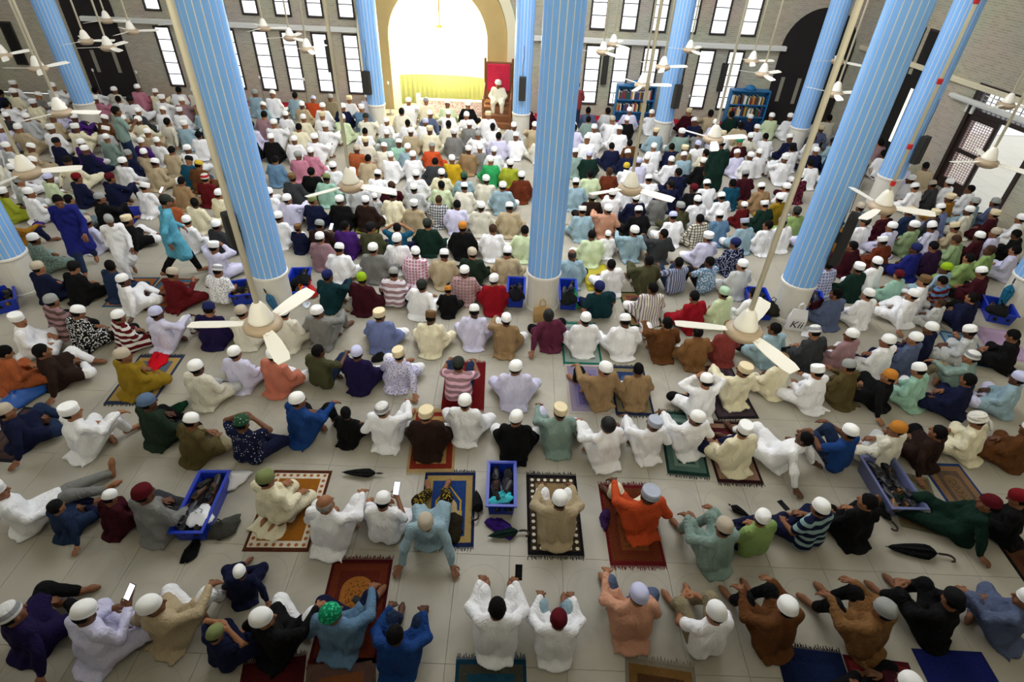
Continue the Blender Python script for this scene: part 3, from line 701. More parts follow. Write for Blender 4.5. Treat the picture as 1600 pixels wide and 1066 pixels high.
rug([(200, 324), (224, 326), (204, 350), (176, 348)], (30, 40, 140), (40, 50, 150), (36, 46, 140), (60, 70, 160), 'bright blue rug beside person in black at left', None, 'plain')

# ------------------------------------------------------------------ crates, shoes, umbrellas, bags
crate_b = plain('blue_plastic', (14, 46, 165), 0.35, spec=0.5); crate_g = plain('grey_blue_plastic', (92, 98, 140), 0.4, spec=0.5)
def shoe_mesh():
    v = []; f = []; prof = [(-0.13, 0.030, 0.085), (-0.10, 0.038, 0.088), (-0.04, 0.036, 0.08), (0.02, 0.042, 0.066), (0.08, 0.046, 0.05), (0.12, 0.036, 0.04), (0.14, 0.014, 0.028)]; k = 10
    for (y, w, h) in prof:
        for i in range(k):
            a = 2 * math.pi * i / k; v.append((w * math.cos(a), y, h / 2 + h / 2 * (math.sin(a) if math.sin(a) > 0 else max(math.sin(a) * 1.6, -1))))
    n = len(prof)
    for i in range(n - 1):
        for j in range(k): j2 = (j + 1) % k; f.append((i * k + j, i * k + j2, (i + 1) * k + j2, (i + 1) * k + j))
    f += [tuple(range(k)), tuple((n - 1) * k + j for j in reversed(range(k)))]
    return mesh_of('upper', v, f, True)
shoe_me = shoe_mesh()
sole_me = MB().flat([(0.044 * (1 if y < 0.1 else 0.6) * s, y) for s, ys in ((1, (-0.13, -0.05, 0.05, 0.1, 0.14)), (-1, (0.14, 0.1, 0.05, -0.05, -0.13))) for y in ys], 0, 0.014).mesh('sole')
open_me = MB().flat([(0.026 * math.cos(a), -0.07 + 0.045 * math.sin(a)) for a in [2 * math.pi * i / 12 for i in range(12)]], 0.078, 0.089).mesh('opening')
shoe_cols = [((26, 24, 24), 'black'), ((70, 44, 26), 'brown'), ((40, 40, 48), 'charcoal'), ((120, 84, 46), 'tan'), ((20, 22, 36), 'navy')]
def shoe(loc, rz, rgb, word, where, tilt=0.0):
    e = empty('shoe', loc); e.rotation_euler = (tilt, 0, rz); tag(e, '%s shoe %s' % (word, where), 'shoe', 'shoes ' + where)
    put('upper', shoe_me, plain('shoe_%d_%d_%d' % rgb, rgb, 0.45), e, (0, 0, 0.008)); put('sole', sole_me, plain('sole', (30, 30, 30), 0.8), e); put('opening', open_me, plain('shoe_lining', (12, 10, 10), 0.9), e, (0, 0, 0.006))
def off_column(p, gap):
    for (cx, cy, R) in col_pos:
        v = Vector((p.x - cx, p.y - cy, 0))
        if v.length < R + gap: v = v.normalized() * (R + gap); p.x, p.y = cx + v.x, cy + v.y
    return p
def crate(c, lab, where, mat=None, n=8, hgt=0.24):
    ctr, rz, w, l = rug_fit(c); ctr = off_column(ctr, 0.24); w = min(max(w, 0.3), 0.42); l = min(max(l, 0.45), 1.15)
    e = empty('crate', ctr, rz); tag(e, lab, 'crate', 'shoe crates'); mat = mat or crate_b
    hw, hl = w / 2, l / 2; t = 0.012; s = 0.9
    MB().box(-hw * s, hw * s, -hl * s, hl * s, 0.004, 0.016).build('bottom', mat, e)
    def wallp(a, b_):
        (x0, y0), (x1, y1) = a, b_; d = Vector((x1 - x0, y1 - y0, 0)).normalized(); nrm = Vector((d.y, -d.x, 0)) * t
        v = [(x0 * s, y0 * s, 0.004), (x1 * s, y1 * s, 0.004), (x1, y1, hgt), (x0, y0, hgt)]; v += [(p[0] + nrm.x * -1, p[1] + nrm.y * -1, p[2]) for p in v]
        MB().add(v, [(0, 1, 2, 3), (7, 6, 5, 4), (0, 4, 5, 1), (1, 5, 6, 2), (2, 6, 7, 3), (3, 7, 4, 0)]).build('side', mat, e)
    cs = [(-hw, -hl), (hw, -hl), (hw, hl), (-hw, hl)]
    for k in range(4): wallp(cs[k], cs[(k + 1) % 4])
    r = 0.028
    MB().box(-hw - r, hw + r, -hl - r, -hl, hgt - 0.012, hgt + 0.006).box(-hw - r, hw + r, hl, hl + r, hgt - 0.012, hgt + 0.006).box(-hw - r, -hw, -hl, hl, hgt - 0.012, hgt + 0.006).box(hw, hw + r, -hl, hl, hgt - 0.012, hgt + 0.006).build('rim', mat, e)
    R_ = Matrix.Translation(ctr) @ Matrix.Rotation(rz, 4, 'Z')
    for i in range(n):
        u = -hl * 0.75 + 1.5 * hl * (i // 2 + 0.5) / max(1, (n + 1) // 2); x = (-0.5 if i % 2 else 0.5) * hw * 0.9
        p = R_ @ Vector((x, u, 0.09 + random.uniform(0, 0.09))); cc, wd_ = random.choice(shoe_cols)
        shoe(p, rz + random.uniform(-0.4, 0.4) + (math.pi if random.random() < 0.3 else 0), cc, wd_, where, random.uniform(-0.3, 0.3))
    return e, R_
crate([(324, 757), (362, 757), (325, 852), (276, 848)], 'long blue plastic shoe crate beside person in grey kurta', 'in the long blue crate by the grey kurta person', n=16)
crate([(764, 742), (803, 742), (803, 808), (762, 808)], 'blue plastic shoe crate standing between blue rug and black dotted rug', 'in the crate between the blue and black rugs', n=14)
crate([(462, 440), (488, 432), (474, 475), (446, 473)], 'blue crate beside the umbrella column with orange item in it', 'in the crate at the umbrella column', n=7)
crate([(368, 455), (398, 455), (398, 478), (366, 478)], 'blue crate left of the umbrella column plinth', 'in the crate left of the umbrella column', n=7)
crate([(800, 452), (824, 452), (822, 484), (798, 484)], 'blue crate left of the middle column', 'in the crate left of the middle column', n=7)
crate([(866, 455), (888, 455), (892, 488), (866, 488)], 'blue crate right of the middle column', 'in the crate right of the middle column', n=7)
crate([(1178, 470), (1204, 468), (1222, 505), (1192, 506)], 'blue crate left of the lettered white bag', 'in the crate left of the lettered bag', n=8)
crate([(1250, 470), (1272, 470), (1282, 500), (1252, 502)], 'blue crate right of the lettered white bag', 'in the crate right of the lettered bag', n=8)
crate([(1532, 482), (1562, 482), (1578, 506), (1540, 508)], 'blue crate at the foot of the right edge column', 'in the crate at the right edge column', n=7)
crate([(18, 448), (46, 448), (54, 470), (18, 470)], 'blue crate at the foot of the left edge column', 'in the crate at the left edge column', n=7)
crate([(1340, 738), (1378, 728), (1432, 808), (1384, 816)], 'long grey blue plastic tray of shoes behind person in black', 'in the long grey blue tray', crate_g, n=16)

def umbrella(a, b_, rgb, lab, hook=True, r=0.055, za=0.05, zb=0.05):
    """folded umbrella from handle pixel a to tip pixel b"""
    A = at_z(*a, za) if not isinstance(a, Vector) else a; B = at_z(*b_, zb) if not isinstance(b_, Vector) else b_
    d = B - A; Ln = d.length; e = empty('umbrella', A); e.rotation_euler = d.to_track_quat('X', 'Z').to_euler(); tag(e, lab, 'umbrella')
    v = []; f = []; k = 16; prof = [(0.22, 0.012), (0.28, r * 0.6), (0.36, r), (0.5, r * 0.95), (0.7, r * 0.72), (0.9, r * 0.35), (0.96, 0.008)]
    for (t, rr) in prof:
        for i in range(k):
            w = 2 * math.pi * i / k; q = rr * (1 + (0.22 if i % 2 else -0.12)); v.append((t * Ln, q * math.cos(w), q * math.sin(w)))
    n = len(prof)
    for i in range(n - 1):
        for j in range(k): j2 = (j + 1) % k; f.append((i * k + j, i * k + j2, (i + 1) * k + j2, (i + 1) * k + j))
    f += [tuple(range(k)), tuple((n - 1) * k + j for j in reversed(range(k)))]
    put('canopy', mesh_of('canopy', v, f), cloth(rgb), e)
    MB().tube([(0.02, 0, 0), (Ln, 0, 0)], 0.006).build('shaft', spk, e)
    h = [(0.18 * Ln, 0, 0), (0.04, 0, 0)]
    if hook: h += [(0.0, 0.012, 0), (-0.02, 0.045, 0), (-0.005, 0.08, 0), (0.025, 0.085, 0)]
    MB().tube(h, 0.013).build('handle', plain('umbrella_handle', (40, 26, 20), 0.4), e)
    MB().tube([(0.36 * Ln, 0, 0), (0.385 * Ln, 0, 0)], r * 1.12, 12).build('strap', cloth(tuple(int(c * .8) for c in rgb)), e)
umbrella((601, 740), (534, 738), (24, 24, 26), 'short folded black umbrella lying on bare floor above the blue rug', False, 0.05)
umbrella((1486, 868), (1384, 854), (18, 18, 20), 'black folded umbrella with crook handle lying on bare floor at right', True, 0.075)
umbrella((1404, 826), (1352, 770), (16, 16, 18), 'black crook handled umbrella lying under the grey blue tray', True, 0.04)
umbrella((1135, 786), (1172, 808), (22, 22, 24), 'black folded umbrella between beige capped person and green shirt person', False, 0.04)
umbrella((822, 828), (762, 838), (18, 40, 36), 'dark green folded umbrella lying behind the middle blue crate', True, 0.05)
umbrella((748, 810), (744, 766), (20, 20, 22), 'small black folded umbrella with ring handle on edge of the blue rug', True, 0.06)
x, y, R = col_pos[1]
umbrella(Vector((x - 0.02, y - R - 0.03, 0.62)), Vector((x + 0.2, y - R - 0.1, 0.06)), (50, 96, 130), 'blue folded umbrella leaning against the column plinth', False, 0.06)
x, y, R = col_pos[4]
umbrella(Vector((x - R - 0.05, y - 0.05, 0.75)), Vector((x - R - 0.12, y - 0.2, 0.06)), (30, 96, 130), 'teal blue folded umbrella leaning on the right edge column', False, 0.07)

def lump(name, px, size, rgb, lab, cat, seed=0, z=0.0, extra=None, loc=None):
    """soft crumpled bag or cloth with a tied or folded top"""
    r_ = np.random.default_rng(seed + 11); p = off_column(loc if loc is not None else at_z(*px, z), 0.2); e = empty(name, p, r_.random() * 6); tag(e, lab, cat)
    v = []; f = []; nu, nv = 20, 9; sx, sy, sz = size; ph = r_.random(6) * 6
    for i in range(nv + 1):
        t = i / nv; rr = math.sin(math.pi * min(1, 0.18 + 0.82 * t) ** 0.8) if i < nv else 0.05
        for j in range(nu):
            a = 2 * math.pi * j / nu; k = 1 + 0.14 * math.sin(3 * a + ph[0] + 2 * t) + 0.09 * math.sin(7 * a + ph[1] + 5 * t)
            v.append((sx * rr * k * math.cos(a), sy * rr * k * math.sin(a), sz * (t ** 1.2) * (1 + 0.1 * math.sin(2 * a + ph[2]))))
    for i in range(nv):
        for j in range(nu): j2 = (j + 1) % nu; f.append((i * nu + j, i * nu + j2, (i + 1) * nu + j2, (i + 1) * nu + j))
    f += [tuple(reversed(range(nu))), tuple(nv * nu + j for j in range(nu))]
    put('body', mesh_of('body', v, f, True), cloth(rgb) if extra != 'plastic' else plain('plastic_%d_%d_%d' % rgb, rgb, 0.3, spec=0.5, bump=0.3, scale=20), e)
    MB().tube([(0.02, 0, sz * 0.97), (0.04, 0.02, sz * 1.2), (0.0, 0.05, sz * 1.3), (-0.05, 0.03, sz * 1.15), (-0.02, 0, sz * 0.97)], 0.008, 6).build('knot', cloth(tuple(int(c * .85) for c in rgb)), e)
    return e
lump('plastic_bag', (898, 478), (0.15, 0.15, 0.3), (28, 150, 84), 'bright green plastic bag right of the middle column crate', 'bag', 1, extra='plastic')
lump('plastic_bag', (487, 462), (0.13, 0.13, 0.26), (190, 16, 28), 'red plastic bag right of the crate at the umbrella column', 'bag', 2, extra='plastic')
lump('cloth_bundle', (247, 566), (0.26, 0.14, 0.1), (206, 16, 34), 'crumpled bright red cloth on the rug before the mustard kurta person', 'cloth', 3)
lump('plastic_bag', (30, 630), (0.36, 0.17, 0.2), (32, 86, 170), 'blue plastic bag on the floor at the left edge', 'bag', 4, extra='plastic')
lump('plastic_bag', (360, 752), (0.24, 0.16, 0.14), (226, 224, 226), 'white plastic bag with red print at the end of the long blue crate', 'bag', 5, extra='plastic')
lump('plastic_bag', (470, 478), (0.1, 0.07, 0.05), (206, 214, 226), 'small clear plastic bag in front of the umbrella column crate', 'bag', 6, extra='plastic')
lump('backpack', (352, 828), (0.13, 0.2, 0.16), (66, 66, 62), 'grey black backpack on the floor right of the long blue crate', 'bag', 7)
lump('cloth_bundle', (782, 826), (0.2, 0.1, 0.1), (50, 24, 110), 'purple cloth bag lying behind the middle blue crate', 'bag', 8)
lump('cloth_bundle', (704, 826), (0.2, 0.16, 0.1), (34, 28, 16), 'heap of black and gold patterned cloth on the blue rug', 'cloth', 9)
lump('cloth_bundle', (300, 862), (0.17, 0.08, 0.08), (16, 16, 18), 'black cloth pouch in front of the long blue crate', 'bag', 10)
lump('cloth_bundle', (278, 640), (0.15, 0.1, 0.1), (22, 66, 46), 'green floral cloth bundle held beside the dark green kurta person', 'cloth', 12)
lump('cloth_bundle', (62, 352), (0.2, 0.12, 0.1), (60, 40, 120), 'violet cloth bundle on the floor at left', 'cloth', 13)
lump('plastic_bag', (1262, 520), (0.2, 0.1, 0.05), (230, 230, 234), 'flat white paper and plastic in front of the lettered bag', 'bag', 14, extra='plastic')
lump('cloth_bundle', (945, 812), (0.06, 0.16, 0.07), (60, 34, 84), 'purple sandal bag lying left of the red and brown rug', 'bag', 15)
lump('backpack', (592, 560), (0.13, 0.1, 0.1), (20, 20, 24), 'small black bag between indigo and lavender print persons, farther up', 'bag', 16)
e = lump('turquoise_bag', None, (0.09, 0.16, 0.07), (40, 176, 190), 'turquoise plastic bag on top of the middle blue crate', 'bag', 17, extra='plastic', loc=at_z(783, 780, 0.2) + Vector((0, 0, 0.0)))
e = lump('plastic_bag', None, (0.15, 0.16, 0.08), (214, 214, 220), 'white plastic bag inside the long blue crate', 'bag', 18, extra='plastic', loc=at_z(314, 808, 0.19))
e = lump('cloth_bundle', None, (0.08, 0.08, 0.08), (226, 96, 20), 'orange item inside the crate at the umbrella column', 'cloth', 19, loc=at_z(464, 456, 0.18))
e = lump('black_bag', None, (0.14, 0.2, 0.22), (18, 18, 20), 'black bag heaped on the crate at the umbrella column', 'bag', 20, loc=at_z(472, 444, 0.2))
e = lump('black_bag', None, (0.13, 0.16, 0.25), (22, 22, 28), 'dark bag heaped on the crate left of the middle column', 'bag', 21, loc=at_z(812, 466, 0.2))
e = lump('black_bag', None, (0.14, 0.17, 0.25), (24, 28, 26), 'dark bag heaped on the crate right of the middle column', 'bag', 22, loc=at_z(878, 470, 0.2))
e = lump('black_bag', None, (0.16, 0.2, 0.22), (26, 24, 18), 'dark bag heaped on the crate left of the lettered bag', 'bag', 23, loc=at_z(1208, 486, 0.2))
e = lump('black_bag', None, (0.13, 0.18, 0.22), (50, 12, 22), 'dark maroon bag heaped on the crate right of the lettered bag', 'bag', 24, loc=at_z(1262, 482, 0.2))
e = lump('black_bag', None, (0.14, 0.18, 0.22), (22, 22, 24), 'dark bag heaped on the crate at the right edge column', 'bag', 25, loc=at_z(1556, 490, 0.2))
# tan paper bag and white lettered bag, both standing with handles
def carrier(px, w, d, h, rgb, lab, rz, text=None):
    p = off_column(at_z(*px), 0.16); e = empty('carrier_bag', p, rz); tag(e, lab, 'bag')
    v = [(-w, -d, 0), (w, -d, 0), (w, d, 0), (-w, d, 0), (-w * 1.02, -d * .9, h * .6), (w * 1.02, -d * .9, h * .6), (w * 1.02, d * .9, h * .6), (-w * 1.02, d * .9, h * .6), (-w * .82, -d * .25, h), (w * .82, -d * .25, h), (w * .82, d * .25, h), (-w * .82, d * .25, h)]
    f = [(3, 2, 1, 0), (8, 9, 10, 11)]
    for a in (0, 4):
        for i in range(4): j = (i + 1) % 4; f.append((a + i, a + j, a + j + 4, a + i + 4))
    put('body', mesh_of('body', v, f), plain('bag_%d_%d_%d' % rgb, rgb, 0.7, bump=0.3, scale=15), e)
    for sy in (-1, 1): MB().tube([(-w * .35, sy * d * .2, h - 0.01), (-w * .3, sy * d * .25, h + 0.1), (0, sy * d * .3, h + 0.14), (w * .3, sy * d * .25, h + 0.1), (w * .35, sy * d * .2, h - 0.01)], 0.008, 6).build('handle', plain('bag_%d_%d_%d' % rgb, rgb), e)
    if text:
        cu = bpy.data.curves.new('lettering', 'FONT'); cu.body = text; cu.size = 0.2; cu.align_x = 'CENTER'; cu.extrude = 0.001; cu.shear = 0.2
        t = bpy.data.objects.new('lettering_source', cu); COL.objects.link(t); bpy.context.view_layer.update()
        me = bpy.data.meshes.new_from_object(t.evaluated_get(bpy.context.evaluated_depsgraph_get())); bpy.data.objects.remove(t)
        put('lettering', me, plain('ink', (20, 20, 22), 0.6), e, (0, -d - 0.004, h * 0.16), (math.radians(89.5), 0, 0))
carrier((846, 484), 0.15, 0.08, 0.3, (176, 144, 96), 'tan paper carrier bag in front of the middle column', 0.05)
carrier((1238, 512), 0.15, 0.05, 0.42, (222, 222, 226), 'white carrier bag with black lettering at the right column foot', -0.15, 'Kii')

# phones on floor and rug
def phone(loc, rot, lab, lit=False, parent=None):
    e = empty('phone', loc, 0); e.rotation_euler = rot; tag(e, lab, 'phone')
    MB().bbox(-0.037, 0.037, -0.078, 0.078, 0, 0.009, 0.003).build('case', spk, e)
    MB().box(-0.033, 0.033, -0.073, 0.073, 0.0088, 0.0098).build('screen', glow('lit_screen', (240, 240, 255), 2.0) if lit else plain('dark_screen', (16, 18, 24), 0.15), e)
p = at_z(101, 934); phone(p, (0, 0, -0.55), 'black phone lying on the floor left of the lavender white person')
p = at_z(562, 940); phone(p + Vector((0, 0, 0.012)), (0, 0, 1.2), 'dark phone lying on the golden arch of the red rug')
p = at_z(1224, 790); phone(p, (0, 0, 0.4), 'dark phone lying on the floor in front of the navy striped person')
# ------------------------------------------------------------------ people: smooth blended bodies built from joints
class Field:
    def __init__(s, lo, hi, h):
        s.lo = np.array(lo, np.float32); s.h = np.float32(h); s.n = np.ceil((np.array(hi) - np.array(lo)) / h).astype(int) + 1
        s.a = np.full(s.n, 1.0, np.float32)
        s.ax = [s.lo[i] + s.h * np.arange(s.n[i], dtype=np.float32) for i in range(3)]
    def win(s, lo, hi):
        i0 = np.clip(np.floor((np.array(lo) - s.lo) / s.h).astype(int), 0, s.n - 1); i1 = np.clip(np.ceil((np.array(hi) - s.lo) / s.h).astype(int) + 1, 1, s.n)
        sl = tuple(slice(i0[k], i1[k]) for k in range(3))
        return sl, s.ax[0][sl[0]][:, None, None], s.ax[1][sl[1]][None, :, None], s.ax[2][sl[2]][None, None, :]
    def mix(s, sl, d, k):
        o = s.a[sl]
        if k > 0:
            g = np.maximum(k - np.abs(o - d), 0) / k; s.a[sl] = np.minimum(o, d) - g * g * (k * 0.25)
        else: s.a[sl] = np.minimum(o, d)
    def cone(s, a, b, ra, rb, k=0.02):
        a = np.array(a, float); b = np.array(b, float); m = max(ra, rb) + k + 0.03
        sl, X, Y, Z = s.win(np.minimum(a, b) - m, np.maximum(a, b) + m)
        if 0 in [q.stop - q.start for q in sl] : return
        ab = b - a; L2 = max(float(ab @ ab), 1e-9)
        t = np.clip(((X - a[0]) * ab[0] + (Y - a[1]) * ab[1] + (Z - a[2]) * ab[2]) / L2, 0, 1)
        d = np.sqrt((X - a[0] - t * ab[0]) ** 2 + (Y - a[1] - t * ab[1]) ** 2 + (Z - a[2] - t * ab[2]) ** 2) - (ra + t * (rb - ra))
        s.mix(sl, d.astype(np.float32), k)
    def ell(s, c, r, k=0.02, R=None):
        c = np.array(c, float); r = np.array(r, float); m = r.max() + k + 0.02
        sl, X, Y, Z = s.win(c - m, c + m)
        if 0 in [q.stop - q.start for q in sl] : return
        X = X - c[0]; Y = Y - c[1]; Z = Z - c[2]
        if R is not None: X, Y, Z = (R[0][i] * X + R[1][i] * Y + R[2][i] * Z for i in range(3))
        q = np.sqrt((X / r[0]) ** 2 + (Y / r[1]) ** 2 + (Z / r[2]) ** 2)
        q2 = np.sqrt((X / r[0] ** 2) ** 2 + (Y / r[1] ** 2) ** 2 + (Z / r[2] ** 2) ** 2) + 1e-6
        s.mix(sl, (q * (q - 1) / q2).astype(np.float32), k)
    def folds(s, amp, seed=0.0):
        X, Y, Z = s.ax[0][:, None, None], s.ax[1][None, :, None], s.ax[2][None, None, :]
        w = np.sin(31 * X + 3.2 * np.sin(9 * Z + 4 * Y + seed) + seed) * 0.5 + np.sin(24 * Z + 17 * Y + 2.5 * np.sin(8 * X + seed) + 2 * seed) * 0.5 + 0.5 * np.sin(46 * X - 30 * Z + 23 * Y + seed)
        s.a += np.float32(amp) * w.astype(np.float32)
    def ground(s, z=0.004):
        s.a = np.maximum(s.a, (np.float32(z) - s.ax[2])[None, None, :])
    def mesh(s):
        a = s.a; S = a < 0; n = s.n
        c = [S[i:n[0] - 1 + i, j:n[1] - 1 + j, k:n[2] - 1 + k] for i in (0, 1) for j in (0, 1) for k in (0, 1)]
        any_ = c[0].copy(); all_ = c[0].copy()
        for q in c[1:]: any_ |= q; all_ &= q
        act = any_ & ~all_; idx = np.argwhere(act); m = len(idx)
        off = np.array([(i, j, k) for i in (0, 1) for j in (0, 1) for k in (0, 1)])
        val = np.stack([a[tuple((idx + o).T)] for o in off], 1)
        P = np.zeros((m, 3)); cnt = np.zeros(m)
        for e0 in range(8):
            for e1 in range(e0 + 1, 8):
                if np.abs(off[e0] - off[e1]).sum() != 1: continue
                v0, v1 = val[:, e0], val[:, e1]; cr_ = (v0 < 0) != (v1 < 0)
                t = np.where(cr_, v0 / np.where(v0 == v1, 1, v0 - v1), 0)
                P += cr_[:, None] * (off[e0] + t[:, None] * (off[e1] - off[e0])); cnt += cr_
        P = s.lo + s.h * (idx + P / np.maximum(cnt, 1)[:, None])
        mp = np.full(n - 1, -1, np.int32); mp[tuple(idx.T)] = np.arange(m)
        quads = []
        for ax in range(3):
            sl0 = [slice(None)] * 3; sl1 = [slice(None)] * 3; sl0[ax] = slice(0, -1); sl1[ax] = slice(1, None)
            A, B = S[tuple(sl0)], S[tuple(sl1)]; e = np.argwhere(A != B); u, w = [q for q in range(3) if q != ax]
            ok = (e[:, u] > 0) & (e[:, w] > 0) & (e[:, u] < n[u] - 1) & (e[:, w] < n[w] - 1); e = e[ok]
            flip = A[tuple(e.T)]
            def cell(du, dw):
                q = e.copy(); q[:, u] -= du; q[:, w] -= dw; return mp[tuple(q.T)]
            q = np.stack([cell(1, 1), cell(0, 1), cell(0, 0), cell(1, 0)], 1)
            if ax == 1: flip = ~flip
            q[~flip] = q[~flip][:, ::-1]; quads.append(q)
        Q = np.concatenate(quads); Q = Q[(Q >= 0).all(1)]
        return P, Q
def np_mesh(name, P, Q, ratio=1.0, smooth=True):
    me = bpy.data.meshes.new(name); n, k = len(P), Q.shape[1]
    me.vertices.add(n); me.vertices.foreach_set('co', P.astype(np.float32).ravel())
    me.loops.add(len(Q) * k); me.loops.foreach_set('vertex_index', Q.astype(np.int32).ravel())
    me.polygons.add(len(Q)); me.polygons.foreach_set('loop_start', np.arange(0, len(Q) * k, k, dtype=np.int32)); me.polygons.foreach_set('loop_total', np.full(len(Q), k, np.int32))
    me.update(calc_edges=True)
    if ratio < 1:
        o = bpy.data.objects.new('tmp', me); COL.objects.link(o); md = o.modifiers.new('d', 'DECIMATE'); md.ratio = ratio
        dg = bpy.context.evaluated_depsgraph_get(); me2 = bpy.data.meshes.new_from_object(o.evaluated_get(dg)); bpy.data.objects.remove(o); bpy.data.meshes.remove(me); me = me2; me.name = name
    me.polygons.foreach_set('use_smooth', [smooth] * len(me.polygons))
    return me

def rotm(yaw=0, pitch=0, roll=0):
    return np.array((Matrix.Rotation(yaw, 3, 'Z') @ Matrix.Rotation(pitch, 3, 'X') @ Matrix.Rotation(roll, 3, 'Y')))
D2R = math.pi / 180
